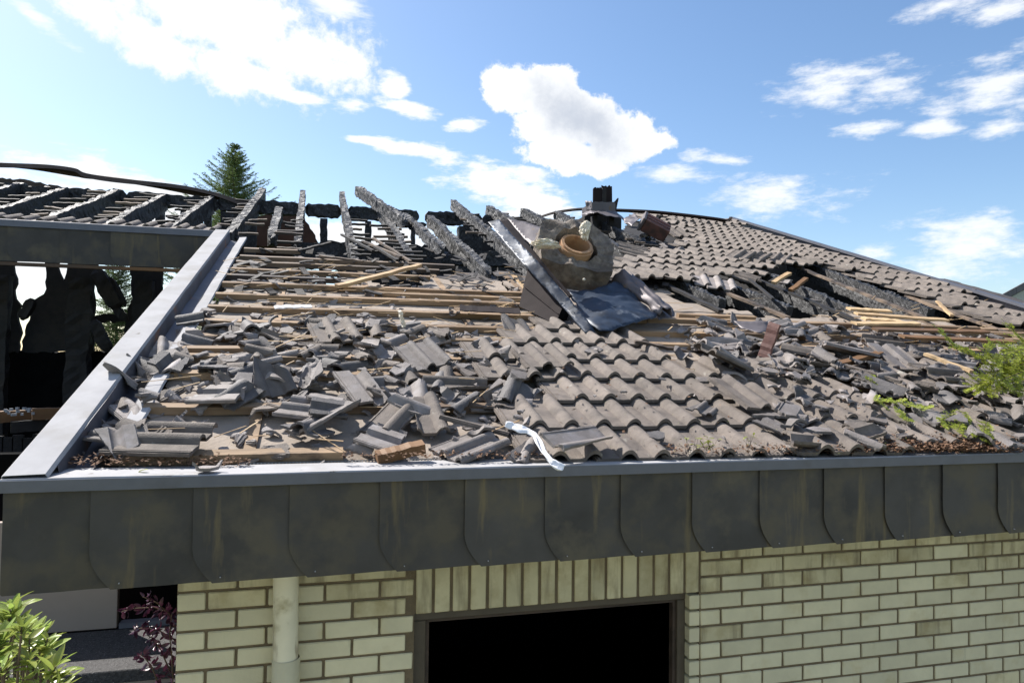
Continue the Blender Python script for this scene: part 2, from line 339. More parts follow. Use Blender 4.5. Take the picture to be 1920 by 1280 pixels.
q34 = [brickmesh(.185-JT, PITCH-JT, seed=20)]
fullD = [x.copy() for x in full]; halfD = [x.copy() for x in half]
for x in fullD+halfD: x.materials[0] = M_BRICKD
rb = random.Random(4)
def lay(x0, x1, z, odd, dark, fromright=False):
    x = x0; first = True
    while x < x1-.03:
        L = .125 if (first and odd) else .25
        if x+L > x1+.002: L = x1-x
        if L < .04: break
        c = x+L/2
        if fromright: c = x0+x1-c
        dk = rb.random() < dark
        if abs(L-.25) < .002: me = rb.choice(fullD if dk else full)
        elif abs(L-.125) < .002: me = rb.choice(halfD if dk else half)
        else:
            me = brickmesh(L-JT, PITCH-JT, seed=3)
            if dk: me.materials[0] = M_BRICKD
        link('brick', me, Matrix.Translation((c, YW+.03+rb.uniform(-.0015, .0015), z+PITCH/2)), wall)
        x += L; first = False
row0 = CZ-1.12-.0055                         # a bed joint right of the window at this height
k = 0
for i in range(-9, 5):
    z = row0+i*PITCH+JT/2-PITCH
    lay(WX1, 7.2 if i > -8 else 6.0, z, i % 2 == 0, {4: 1, 3: 1, 2: 1, 1: .9, 0: .55, -1: .2}.get(i, .03))
    if i < 3: lay(XL, WX0, z+.008, i % 2 == 1, {4: 1, 3: 1, 2: .9, 1: .6, 0: .3}.get(i, .05))
# bricks of the window reveal (right jamb)
for i in range(-9, 0):
    z = row0+i*PITCH+JT/2
    me = half[0]
    link('brick', me, Matrix.Translation((WX1-.028, YW+.06, z+PITCH/2-PITCH)) @ Matrix.Rotation(pi/2, 4, 'Z'), wall)
# soldier course
sold = [brickmesh(PITCH-JT, .24, seed=40+i) for i in range(3)]
for s_ in sold: s_.materials[0] = M_BRICKD
nsol = 17; w_ = (WX1-WX0)/nsol
for i in range(nsol+0):
    link('brick', rb.choice(sold), Matrix.Translation((WX0+(i+.5)*w_, YW+.03, ZH+.125)), wall)
# window
wf = MB()
a = WX0; c = WX1-.058
wf.box(I4, (a, YW+.05, ZH-.045), (c+.05, YW+.12, ZH)); wf.box(I4, (a, YW+.05, .8), (a+.062, YW+.12, ZH-.045)); wf.box(I4, (c-.045, YW+.05, .8), (c, YW+.12, ZH-.045))
win = wf.build('window_frame', M_FRAME, house, bevel=.004)
wf = MB(); wf.box(I4, (a+.062, YW+.07, ZH-.062), (c-.045, YW+.11, ZH-.0455)); wf.box(I4, (a+.0625, YW+.07, .8), (a+.08, YW+.11, ZH-.062)); wf.box(I4, (c-.062, YW+.07, .8), (c-.0455, YW+.11, ZH-.062))
wf.build('window_sash', M_CHARBR, win)
wf = MB(); wf.box(I4, (a-.04, YW-.03, .74), (c+.06, YW+.12, .79)); wf.build('window_sill', M_MORT, house)
# dark room behind
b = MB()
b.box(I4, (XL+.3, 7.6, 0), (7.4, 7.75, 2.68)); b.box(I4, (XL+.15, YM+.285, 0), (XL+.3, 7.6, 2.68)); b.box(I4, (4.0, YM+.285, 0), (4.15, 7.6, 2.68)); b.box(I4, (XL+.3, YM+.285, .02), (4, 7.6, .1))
b.build('room_wall', M_SOOT_VOID, house)
b = MB(); b.box(I4, (XL+.1, YM+.05, 2.69), (7.5, 12.2, 2.75)); b.build('attic_floor', M_SOOT_VOID, house)
b = MB(); b.box(I4, (XL, YM+.285, 0), (XL+.145, 8.0, 2.685)); b.build('side_wall', M_MORT, house)
# charred hint of furniture rubble inside
# ---- drainpipe
dp = MB(); xd = -.172; yd = YW-.068
def P3(x, z, y=yd): return Vector((x, y, z))
bm = bmesh.new()
rings = []
Rn = 22
for i in range(46):
    z = 2.40-i*.045; row = []
    for j in range(Rn):
        t = 2*pi*j/Rn; rr = .054
        if z > 2.13: rr *= 1+.10*noise.noise(Vector((cos(t)*2, sin(t)*2, z*9)))+.10*max(0, (z-2.2))/.2
        row.append(bm.verts.new((xd+cos(t)*rr+.002*i*.35, yd+sin(t)*rr, z)))
    rings.append(row)
for i in range(45):
    for j in range(Rn): bm.faces.new((rings[i][j], rings[i][(j+1) % Rn], rings[i+1][(j+1) % Rn], rings[i+1][j]))
pipe = link('drainpipe', bm_mesh('drainpipe', bm, M_PIPE, True), None, house)
bm = bmesh.new(); rr = []
for z, r in ((1.885, .0565), (1.88, .060), (1.2, .060), (1.19, .0565)):
    rr.append([bm.verts.new((xd+.0105+cos(2*pi*j/Rn)*r, yd+sin(2*pi*j/Rn)*r, z)) for j in range(Rn)])
for i in range(3):
    for j in range(Rn): bm.faces.new((rr[i][j], rr[i][(j+1) % Rn], rr[i+1][(j+1) % Rn], rr[i+1][j]))
link('pipe_socket', bm_mesh('pipe_socket', bm, M_BRICK, True), None, pipe)

# ---- front fascia
YF = YE; ZC = ZE                              # cap top at (YF, ZC)
FB = CZ-.8446                                 # bottom of the panels
XF0 = at(3, 905, YE).x                                  # left outer corner
PW = .1204341878*2.85
PX0 = -.2897395763*2.85
b = MB(); b.box(I4, (XF0+.005, YF+.02, FB+.01), (8.2, YF+.04, ZC-.02)); fascia = b.build('fascia_board', M_CHARB, house)
def panel(w, h, rnd_):
    # slate with its lower left corner swept to the right, tilted so each laps the one before
    P = []; ov = .09; r = .072
    P.append((0, 0))
    hs = h*.62
    n_ = 12
    for i in range(n_+1):
        t = i/n_; P.append((r*(t**1.9), -(hs+(h-hs)*t)))
    P.append((w+ov, -h+.004)); P.append((w+ov, 0))
    bm = bmesh.new(); V = []
    th = .0028
    def yo(x, z): return .013*(x/(w+ov))
    f = [bm.verts.new((x, yo(x, z), z)) for x, z in P]; bm.faces.new(f)
    bmesh.ops.triangulate(bm, faces=bm.faces[:])
    for _ in range(2): bmesh.ops.subdivide_edges(bm, edges=[e for e in bm.edges if e.calc_length() > .09], cuts=1, use_grid_fill=False); bmesh.ops.triangulate(bm, faces=bm.faces[:])
    for v in bm.verts:
        e = min(1, max(0, -v.co.z/.06))
        v.co.y += .006*noise.noise(Vector((v.co.x*7+rnd_*11, 0, v.co.z*5)))*e
    ex = bmesh.ops.extrude_face_region(bm, geom=bm.faces[:])
    bmesh.ops.translate(bm, vec=(0, th, 0), verts=[q for q in ex['geom'] if isinstance(q, bmesh.types.BMVert)])
    me = bm_mesh('fascia_panel', bm, M_PANEL, False); return me
HF = ZC-.042-FB
pm = [panel(PW, HF, i) for i in range(5)]
for i in range(-1, 26):
    x = PX0+i*PW
    if i == -1:
        bm = bmesh.new(); bm.from_mesh(pm[0]); bmesh.ops.bisect_plane(bm, geom=bm.verts[:]+bm.edges[:]+bm.faces[:], plane_co=(XF0+.004-x, 0, 0), plane_no=(-1, 0, 0), clear_outer=True)
        link('fascia_panel', bm_mesh('fascia_panel', bm, M_PANEL), Matrix.Translation((x, YF+.002, ZC-.042)), fascia); continue
    if i == -1: w0 = x; 
    me = pm[i % 5]
    if False:
        bm = bmesh.new(); bm.from_mesh(pm[0]); bmesh.ops.bisect_plane(bm, geom=bm.verts[:]+bm.edges[:]+bm.faces[:], plane_co=(XF0+.006-x, 0, 0), plane_no=(-1, 0, 0), clear_outer=True)
        me = bm_mesh('fascia_panel', bm, M_PANEL)
    if x > 8: break
    link('fascia_panel', me, Matrix.Translation((x, YF+.002, ZC-.042)), fascia)
# tiny fixing nails
for i in range(0, 24):
    x = PX0+i*PW+.10
    if x < 8:
        n_ = MB(); n_.box(Matrix.Translation((x, YF-.001, FB+.022)), (-.002, -.002, -.002), (.002, .004, .002)); n_.build('nail', M_ZINCL, fascia)
# soffit
b = MB(); b.box(I4, (XF0+.01, YF+.041, FB+.03), (8.2, YW+.006, FB+.045)); b.build('soffit', M_CHARBR, house)
# ---- cap trims : extruded profile
def strip(name, prof, A, B, axu, axv, m_, parent, seg=40, amp=.0015, cutA=None, cutB=None, seed=0):
    A = Vector(A); B = Vector(B); V = []; Fs = []; n = len(prof)
    for i in range(seg+1):
        t = i/seg
        for (u, v) in prof:
            t0 = t
            p = A+(B-A)*t+axu*u+axv*v
            if cutA and i == 0: p = p+cutA*u
            if cutB and i == seg: p = p+cutB*u
            if 0 < i < seg: p = p+axv*amp*noise.noise(Vector((t*17+seed, u*8, seed)))+axu*amp*.8*noise.noise(Vector((t*13+seed, 5, seed)))
            V.append(p)
    for i in range(seg):
        for j in range(n-1):
            Fs.append([i*n+j, i*n+j+1, i*n+n+j+1, i*n+n+j])
    me = mesh(name, V, Fs, m_)
    bm = bmesh.new(); bm.from_mesh(me); bmesh.ops.recalc_face_normals(bm, faces=bm.faces)
    ex = bmesh.ops.solidify(bm, geom=bm.faces[:], thickness=.0018); bm.to_mesh(me); bm.free()
    return link(name, me, None, parent)
ux = Vector((0, 1, 0)); uz = Vector((0, 0, 1))
CW = .20
prof = [(.004, -.048), (-.008, -.045), (-.008, -.006), (-.004, 0), (CW, .004), (CW+.004, -.045)]
cap = strip('eave_trim', prof, (XF0-.006, YF, ZC), (8.2, YF, ZC), ux, uz, M_ZINCL, house, 80, .0035)
b = MB(); b.box(I4, (XF0-.004, YF-.0135, ZC-.046), (8.2, YF-.0115, ZC-.004)); b.build('eave_trim_face_shade', M_ZINCB, house)  # thin dark facing, puts the shade of the trim front into its colour
b = MB(); b.box(I4, (XF0+.1, YF+CW+.005, ZC-.05), (8.2, YF+CW+.2, ZC-.046)); b.build('gutter_floor', M_DARKM, house)
# comb / leaf guard behind the trim
b = MB()
for i in range(250):
    x = -.35+i*.014
    b.box(Matrix.Translation((x, YF+CW+.006, ZC)), (0, 0, -.02), (.0045, .022, .006))
b.box(I4, (-.35, YF+CW+.006, ZC-.004), (3.15, YF+CW+.009, ZC-.001)); b.box(I4, (-.35, YF+CW+.024, ZC+.004), (3.15, YF+CW+.028, ZC+.008))
b.build('gutter_comb', M_MESH, house)

# ---- left verge with its metal gutter
XV = XF0; SV = px_roof(405, 432)[1]; XVT = px_roof(403, 432, .01)[0]           # runs up to the upper fascia
vx = Vector((1, 0, 0))
prof = [(-.006, -.12), (-.006, -.004), (0, 0), (.135, .004), (.142, -.005), (.150, -.10), (.255, -.125), (.262, -.06), (.335, -.045), (.345, -.055)]
segv = 46
def vpt(t): return rp(XV, t, .012)
strip('verge_cap', [(-.006, -.14), (-.006, -.004), (0, 0), (.132, .004), (.14, -.012)], rp(XV, .012, .008), rp(XVT, SV, .01), vx, EN, M_ZINCL, house, 40, .002)
strip('verge_gutter', [(.14, -.012), (.148, -.10), (.235, -.12), (.245, -.055)], rp(XV, .10, .01), rp(XVT, SV-.05, .01), vx, EN, M_TROUGH, house, 40, .006, seed=3)
strip('verge_flange', [(.246, -.053), (.315, -.045), (.322, -.055)], rp(XV, .28, .01), rp(XVT, SV-.1, .01), vx, EN, M_ZINCL, house, 40, .010, seed=5)
# rust streak as a thin spilled line of corroded grit on the trough
b = MB(); b.box(I4, (XV-.004+.0, YF+.02, FB), (XV+.012, 7.9, ZC-.03)); 
# side fascia below the verge (raking)
me = mesh('verge_fascia', [rp(XV+.002, .02, -.03), rp(XV+.002, SV, -.03), rp(XV+.002, SV, -.45), rp(XV+.002, .16, -.40), rp(XV+.03, .02, -.03), rp(XV+.03, SV, -.03), rp(XV+.03, SV, -.45), rp(XV+.03, .16, -.40)],
          [[0, 1, 2, 3], [7, 6, 5, 4], [0, 4, 5, 1], [3, 2, 6, 7], [1, 5, 6, 2], [0, 3, 7, 4]], M_PANEL)
link('verge_fascia', me, None, house)

# ---- upper left fascia
YU = rp(0, SV).y; ZU = CZ+1.333*YU/7.9; ZUB = CZ+.915*YU/7.9
XU1 = XVT+.02
b = MB(); b.box(I4, (-6.2, YU+.016, ZUB+.01), (XU1, YU+.04, ZU-.02)); uf = b.build('upper_fascia_board', M_CHARB, house)
pu = [panel(.455, ZU-.06-ZUB, 20+i) for i in range(3)]
for i in range(11):
    link('fascia_panel', pu[i % 3], Matrix.Translation((XU1-.46*(11-i)+.36, YU+.002, ZU-.055)) , uf) if i < 10 else None
b = MB(); b.box(I4, (XU1-.12, YU+.0005, ZUB), (XU1, YU+.014, ZU-.055)); b.build('fascia_panel', M_PANEL, uf)
strip('upper_eave_trim', prof=[(.004, -.075), (-.01, -.07), (-.01, -.006), (-.004, 0), (.09, .006), (.094, -.03)], A=(-6.2, YU, ZU), B=(XU1+.02, YU, ZU), axu=ux, axv=uz, m_=M_ZINCB, parent=house, seg=40)
b = MB(); b.box(I4, (-6.2, YU+.0, ZUB-.035), (XU1, YU+.06, ZUB-.002)); b.build('soffit_batten', M_STRAP, house)

# ---- right verge cap
XR = (px_roof(1920, 575)[0]+px_roof(1370, 410)[0])/2; SR1 = px_roof(1370, 410)[1]
def vline(t):
    a_ = px_roof(1920, 577, .02); b_ = px_roof(1368, 409, .02)
    return a_[0]+(b_[0]-a_[0])*t, a_[1]+(b_[1]-a_[1])*t
xa, sa = vline(-.7); xb, sb = vline(1)
DV = Vector((xb-xa, sb-sa)).normalized()
A = rp(xa, sa, .02); B = rp(xb, sb, .02); dv = (B-A).normalized(); uu = dv.cross(EN).normalized()
strip('right_verge_trim', [(-.015, .0), (-.014, .03), (.05, .032), (.055, -.25)], A, B, uu, EN, M_ZINCB, house, 40, .003)

# ---- underlay (fibre boards) with burnt holes
UN = -.098
holes = [[(560, 498), (640, 502), (655, 538), (622, 545), (600, 536), (566, 536)], [(700, 500), (800, 508), (790, 540), (740, 545), (690, 530)],
         [(795, 496), (930, 500), (930, 516), (800, 515)], [(425, 480), (560, 484), (560, 492), (430, 492)]]
openR = [(1235, 528), (1300, 512), (1440, 500), (1470, 480), (1570, 500), (1700, 535), (1850, 585), (2000, 620), (1990, 640), (1850, 622), (1740, 600), (1600, 592), (1480, 602), (1345, 582), (1262, 562)]
topL = [(380, 300), (1150, 300), (1150, 520), (985, 520), (900, 505), (700, 492), (380, 480)]
darkunder = [(1000, 540), (1130, 540), (1180, 620), (1080, 622), (1040, 612)]
HR = [roofpoly(h, UN) for h in holes]; OPR = roofpoly(openR, UN); TL = roofpoly(topL, UN); DU = roofpoly(darkunder, UN)
cs = .055
def gridboard(name, x0, x1, s0, s1, keep, m_, n, parent, thick=.012):
    V = {}; vl = []; Fs = []
    nx = int((x1-x0)/cs); ns = int((s1-s0)/cs)
    def vid(i, j):
        if (i, j) not in V:
            x = x0+i*cs; s = s0+j*cs
            jx = noise.noise(Vector((x*9, s*9, 1)))*cs*.7; js = noise.noise(Vector((x*9, s*9, 7)))*cs*.7
            z = n+.010*noise.noise(Vector((x*1.7, s*1.7, 3)))+.004*noise.noise(Vector((x*7, s*7, 3)))
            V[(i, j)] = len(vl); vl.append(rp(x+jx, s+js, z))
        return V[(i, j)]
    for i in range(nx):
        for j in range(ns):
            x = x0+(i+.5)*cs; s = s0+(j+.5)*cs
            w = noise.noise(Vector((x*5, s*5, 2)))*.12
            if keep(x+w, s+w*1.3): Fs.append([vid(i, j), vid(i+1, j), vid(i+1, j+1), vid(i, j+1)])
    me = mesh(name, vl, Fs, m_)
    bm = bmesh.new(); bm.from_mesh(me); bmesh.ops.solidify(bm, geom=bm.faces[:], thickness=-thick); bm.to_mesh(me); bm.free()
    return link(name, me, None, parent)
def keepA(x, s):
    if inpoly(x, s, TL) or inpoly(x, s, OPR): return False
    for h in HR:
        if inpoly(x, s, h): return False
    return True
XB0 = XV+.322
# boards laid as separate sheets, 1.2 m wide courses
bx = XB0-.02; brn = random.Random(2)
courses = [(.10, 1.06), (1.06, 1.98), (1.98, 2.95), (2.95, 3.9), (3.9, 5.2)]
for ci, (c0, c1) in enumerate(courses):
    x = bx-.0; 
    while x < 8.0:
        w2 = 2.4
        x1 = min(8.2, x+w2)
        gridboard('fibre_board', x, x1, c0, c1-.012+.05, keepA, M_UNDER if c0 < 3.8 else M_FELT, UN+(.006 if ci % 2 else 0), house)
        x = x1
# charred boarding under the intact upper tiles
UP = roofpoly([(1190, 396), (1370, 412), (1925, 580), (2100, 640), (1850, 600), (1700, 545), (1560, 505), (1470, 490), (1430, 505), (1300, 520), (1160, 520), (1150, 470)], -.1)
gridboard('charred_boarding', 3.2, 8.3, 1.5, 9.6, lambda x, s: inpoly(x, s, UP), M_CHARB, -.12, house)

# rear roof slope still standing on the right
b = MB(); z0 = rp(0, 9.0).z
b.prism([Vector((4.3, 12.6, 4.9)), Vector((8.0, 12.6, 4.9)), Vector((8.0, 15.5, 3.2)), Vector((4.3, 15.5, 3.2))], (0, 0, -.1)); b.build('rear_roof_slope', M_CHARB, house)
b = MB(); b.box(I4, (3.6, 12.9, 2.7), (8.0, 13.0, 4.75)); b.build('attic_partition', M_SOOT_VOID, house)
b = MB(); b.prism([Vector((7.75, 2.95, 2.5)), Vector((7.75, 15.4, 2.5)), rp(7.75, SR1-.1, -.16), rp(7.75, .1, -.16)], (.1, 0, 0)); b.build('gable_wall', M_CHARB, house)
# ---- charred timbers
def charbeam(name, p, q, w, h, parent, seed=0, up=EN, m_=None, amp=.014, cell=.035, ring=.03, ends=(.5, .5), taper=0., bow=0.):
    p = Vector(p); q = Vector(q); L = (q-p).length; d = (q-p).normalized(); sx = d.cross(up).normalized(); u = sx.cross(d)
    n = max(6, int(L/ring)); per = []
    k = max(2, int(h/ring)); kk = max(2, int(w/ring))
    for i in range(kk): per.append((-.5+i/kk, .5))
    for i in range(k): per.append((.5, .5-i/k))
    for i in range(kk): per.append((.5-i/kk, -.5))
    for i in range(k): per.append((-.5, -.5+i/k))
    m2 = len(per); V = []; Fs = []
    for i in range(n+1):
        t = i/n; e = 1.
        dA, dB = t*L, (1-t)*L
        if ends[0] and dA < .25*ends[0]: e *= .45+.55*sqrt(dA/(.25*ends[0]))
        if ends[1] and dB < .25*ends[1]: e *= .35+.65*sqrt(dB/(.25*ends[1]))
        e *= 1-taper*t
        c = p+d*(L*t)+u*(bow*4*t*(1-t))+sx*.012*noise.noise(Vector((seed, t*L*1.1, 0)))+u*.012*noise.noise(Vector((seed+5, t*L*1.3, 0)))
        wn = 1+.16*noise.noise(Vector((seed, t*L*2.2, 3)))
        for (a_, b_) in per:
            rx = a_*w*e*wn; ry = b_*h*e*wn
            z = Vector((rx*1.0, ry*.7, t*L*1.0+seed*7))/cell*.8
            ds, _ = noise.voronoi(z); cr = min(1, (ds[1]-ds[0])*3)
            o = amp*(cr-1)+amp*.8*noise.noise(z*.4)+amp*.4*noise.noise(z*2.5)
            r_ = Vector((rx, ry)); l_ = max(1e-4, r_.length); 
            V.append(c+sx*(rx+o*rx/l_)+u*(ry+o*ry/l_))
    for i in range(n):
        for j in range(m2): Fs.append([i*m2+j, i*m2+(j+1) % m2, i*m2+m2+(j+1) % m2, i*m2+m2+j])
    Fs.append(list(range(m2))); Fs.append([n*m2+j for j in range(m2)][::-1])
    me = mesh(name, V, Fs, m_ or M_CHAR)
    return link(name, me, None, parent)
RX0, RDX = -2.93, .6125
def rx(k): return RX0+k*RDX
SRG = px_roof(568, 375)[1]; RH = .17; RWD = .085
RN = -.12-RH/2
ZRG = rp(0, SRG, 0).z; YRG = rp(0, SRG, 0).y
# left group up to the upper fascia
s_lo = SV+.12
for kk in range(-4, 4):
    sk = SRG+.25+random.Random(kk+50).uniform(-.3, .3)
    charbeam('rafter', rp(rx(kk), s_lo, RN+.05), rp(rx(kk), sk, RN+.06), RWD, RH+.08, house, seed=kk+10, ring=.045, ends=(0, .8))
# beam next to the verge corner
def rpx(px, py, n=-.2):
    x, s = px_roof(px, py, n); return rp(x, s, n)
charbeam('rafter', rpx(438, 440, -.10), rpx(494, 362, -.02), .10, .17, house, seed=31, ring=.04)
charbeam('rafter', rpx(510, 452, -.12), rpx(524, 396, -.12), .10, .17, house, seed=32, ring=.04)
charbeam('rafter', rpx(558, 462, -.12), rpx(568, 364, -.04), .085, .16, house, seed=33, ring=.035)
charbeam('rafter', rpx(666, 500, -.12), rpx(640, 366, -.04), .085, .17, house, seed=34, ring=.035)
charbeam('rafter', rpx(770, 492, -.12), rpx(712, 395, -.04), .09, .17, house, seed=35, ring=.035)
# displaced beam rearing over the ridge
charbeam('fallen_rafter', rpx(762, 420, .05), rpx(668, 356, .14), .10, .16, house, seed=36, ring=.033)
charbeam('fallen_rafter', rpx(830, 470, .0), rpx(755, 405, .02), .09, .13, house, seed=37, ring=.033)
charbeam('rafter', rpx(917, 520, -.08), rpx(804, 412, -.02), .09, .17, house, seed=38, ring=.033)
charbeam('rafter', rpx(1000, 512, -.06), rpx(847, 382, .02), .09, .17, house, seed=39, ring=.033)
charbeam('rafter', rpx(1010, 450, -.1), rpx(912, 392, .0), .09, .17, house, seed=40, ring=.033)
charbeam('rafter', rpx(1110, 470, -.1), rpx(977, 397, .02), .09, .17, house, seed=41, ring=.033)
charbeam('rafter', rpx(1175, 480, -.1), rpx(1040, 402, .0), .09, .17, house, seed=42, ring=.033)
charbeam('rafter', rpx(1200, 460, -.1), rpx(1100, 410, .0), .09, .17, house, seed=43, ring=.033)
# right opening
for (a_, b_, sd_) in (((1352, 583), (1235, 528), 50), ((1478, 596), (1300, 524), 51), ((1610, 602), (1370, 503), 52), ((1742, 600), (1480, 494), 53), ((1800, 585), (1545, 496), 54), ((1930, 640), (1700, 555), 55), ((1990, 640), (1800, 580), 56)):
    charbeam('rafter', rpx(*a_, -.14), rpx(*b_, -.14), .085, .24, house, seed=sd_, ring=.026, cell=.03, amp=.016, ends=(0, 0))
    p_, q_ = rpx(*a_, -.052), rpx(*b_, -.052)
    MB().bar(p_, q_, .055, .025, EN, .004, 12, random.Random(sd_)).build('counter_batten', M_WOODD if sd_ % 2 else M_CHARB, house)
# ridge purlin, in charred lengths with gaps
def ridge(x0, x1, dz=-.13, h=.20, sd_=0, z1=None):
    charbeam('ridge_purlin', Vector((x0, YRG+.08, ZRG+dz)), Vector((x1, YRG+.08, ZRG+(z1 if z1 is not None else dz))), .12, h, house, seed=sd_, up=Vector((0, 0, 1)), ring=.045, ends=(.2, .2), amp=.02)
def rgx(px): return at(px, 392, YRG+.08).x
for i, (a_, b_) in enumerate(((-60, 240), (236, 410), (408, 565), (572, 640), (652, 786), (797, 905), (903, 1120))):
    ridge(rgx(a_), rgx(b_), sd_=60+i)
ridge(rgx(780), rgx(800), dz=-.25, h=.06, sd_=69)
# posts under the purlin, and lower tie beam
def zat(px, py, Y): return at(px, py, Y).z
YP = YRG+.08
for px, w in ((607, 14), (690, 12), (732, 10), (775, 9), (560, 8), (872, 30), (895, 18), (300, 14), (345, 10), (390, 12), (430, 26), (470, 20), (940, 14), (1000, 12)):
    xx = at(px, 420, YP).x
    charbeam('post', Vector((xx, YP, 2.76)), Vector((xx, YP, ZRG-.25)), w/FPX*YP, w/FPX*YP, house, seed=px, up=Vector((0, 1, 0)), ring=.05, ends=(0, 0), amp=.012)
YK = YRG-2.2
zt = zat(700, 462, YK); zb_ = zat(700, 492, YK)
charbeam('tie_beam', Vector((at(545, 470, YK).x, YK, (zt+zb_)/2)), Vector((at(1010, 470, YK).x, YK, (zt+zb_)/2+.02)), .16, zt-zb_, house, seed=80, up=Vector((0, 0, 1)), ring=.045, ends=(.2, .2))
# rear wall behind the attic: charred panels, jagged top
def jagpanel(name, pts, Y, thick, m_, parent, wob=2.5, seed=1, step=7):
    # outline given in the photograph, standing at depth Y, with ragged edges
    r = random.Random(seed); out = []
    for i in range(len(pts)):
        a_, b_ = pts[i], pts[(i+1) % len(pts)]; L = math.hypot(b_[0]-a_[0], b_[1]-a_[1]); n = max(1, int(L/step))
        for j in range(n):
            t = j/n; out.append((a_[0]+(b_[0]-a_[0])*t+r.uniform(-wob, wob), a_[1]+(b_[1]-a_[1])*t+r.uniform(-wob, wob)))
    P = [at(x, y, Y) for x, y in out]
    bm = bmesh.new(); f = bm.faces.new([bm.verts.new(p) for p in P]); bm.normal_update(); bmesh.ops.triangulate(bm, faces=[f])
    ex = bmesh.ops.extrude_face_region(bm, geom=bm.faces[:]); bmesh.ops.translate(bm, vec=(0, thick, 0), verts=[q for q in ex['geom'] if isinstance(q, bmesh.types.BMVert)])
    return link(name, bm_mesh(name, bm, m_), None, parent)
jagpanel('rear_attic_wall', [(430, 452), (470, 440), (560, 452), (600, 458), (606, 448), (640, 455), (720, 458), (790, 460), (860, 460), (880, 440), (1000, 430), (1100, 420), (1200, 440), (1300, 500), (1300, 690), (635, 690), (628, 560), (634, 505), (570, 503), (565, 560), (430, 690)], YRG+1.6, .2, M_CHARB, house, seed=5)
jagpanel('rear_attic_wall', [(-60, 330), (60, 338), (150, 360), (238, 372), (262, 390), (275, 418), (262, 452), (-60, 452)], YRG+.9, .2, M_CHARBR, house, seed=6)
jagpanel('rear_brick_remnant', [(470, 410), (560, 392), (590, 440), (600, 460), (455, 462)], YRG+1.1, .3, M_CURTAIN, house, seed=7)
jagpanel('rear_attic_wall', [(270, 432), (330, 425), (420, 430), (440, 470), (270, 470)], YRG+1.2, .2, M_CHARB, house, seed=9)
# buckled ridge capping strips
def ribbon(name, pts, w, m_, parent, axw=Vector((0, 1, 0)), seg=8, twist=0., thick=.002, drop=.5):
    P = []
    for i in range(len(pts)-1):
        p0 = pts[max(0, i-1)]; p1 = pts[i]; p2 = pts[i+1]; p3 = pts[min(len(pts)-1, i+2)]
        for j in range(seg):
            t = j/seg; P.append(.5*((2*p1)+(p2-p0)*t+(2*p0-5*p1+4*p2-p3)*t*t+(3*p1-p0-3*p2+p3)*t**3))
    P.append(pts[-1]); V = []; Fs = []
    for i, p in enumerate(P):
        tw = twist*sin(i*.21)
        a_ = axw*cos(tw)+uz*sin(tw)
        V += [p-a_*w*.5-uz*w*drop*.5, p-a_*w*.25, p+a_*w*.25, p+a_*w*.5-uz*w*drop*.5]
    for i in range(len(P)-1):
        for j in range(3): Fs.append([i*4+j, i*4+j+1, i*4+5+j, i*4+4+j])
    me = mesh(name, V, Fs, m_)
    bm = bmesh.new(); bm.from_mesh(me); bmesh.ops.solidify(bm, geom=bm.faces[:], thickness=thick); bm.to_mesh(me); bm.free()
    return link(name, me, None, parent)
ribbon('ridge_capping', [at(x, y, YRG+.05+(.15 if x > 1000 else 0)) for x, y in ((-60, 303), (0, 305), (80, 310), (140, 318), (165, 326), (240, 336), (330, 348), (400, 362), (440, 372), (470, 381))], .15, M_CHARBR, house, twist=.3, drop=.85)
ribbon('ridge_capping', [at(x, y, YRG+.2) for x, y in ((1008, 407), (1040, 397), (1080, 391), (1110, 390))], .12, M_CHARBR, house)
ribbon('ridge_capping', [at(x, y, YRG+.4) for x, y in ((1150, 392), (1220, 395), (1290, 402), (1345, 409), (1362, 412), (1370, 407))], .14, M_DARKM, house)
# batten stubs left on the burnt rafters
rs = random.Random(11)
def stubs(pa, pb, n_, wpx=(.12, .32), m_=M_CHARB, side=0, nn=-.03):
    for i in range(n_):
        t = (i+.5)/n_; px = pa[0]+(pb[0]-pa[0])*t; py = pa[1]+(pb[1]-pa[1])*t
        x, s = px_roof(px, py, nn); L = rs.uniform(*wpx); L2 = rs.uniform(*wpx)*.6
        if side > 0: L, L2 = .03, L
        elif side < 0: L2, L = .03, L
        if rs.random() < .12: continue
        tilt = rs.uniform(-.04, .04)
        MB().bar(rp(x-L, s-tilt, nn+rs.uniform(-.02, .01)), rp(x+L2, s+tilt, nn+rs.uniform(-.02, .01)), .042, .026, EN, .004, 5, rs).build('batten_stub', m_ if rs.random() < .6 else M_WOODD, house)
stubs((560, 470), (566, 410), 9, side=-1); stubs((668, 490), (650, 400), 11, side=1); stubs((780, 490), (735, 420), 10)
for kk in range(-3, 4):
    p1 = to_px(rp(rx(kk), s_lo+.2, 0)); p2 = to_px(rp(rx(kk), SRG-.3, 0)); stubs(p1, p2, 9, (.08, .28), side=-1)
stubs((1020, 430), (925, 395), 9, (.06, .22)); stubs((1100, 440), (1000, 402), 9, (.05, .25)); stubs((1150, 440), (1060, 406), 7, (.05, .2)); stubs((1240, 470), (1110, 410), 9, (.06, .22)); stubs((880, 440), (860, 395), 4, side=1)
stubs((935, 470), (870, 400), 6, (.05, .14)); stubs((480, 400), (450, 440), 5, (.1, .2), side=1)

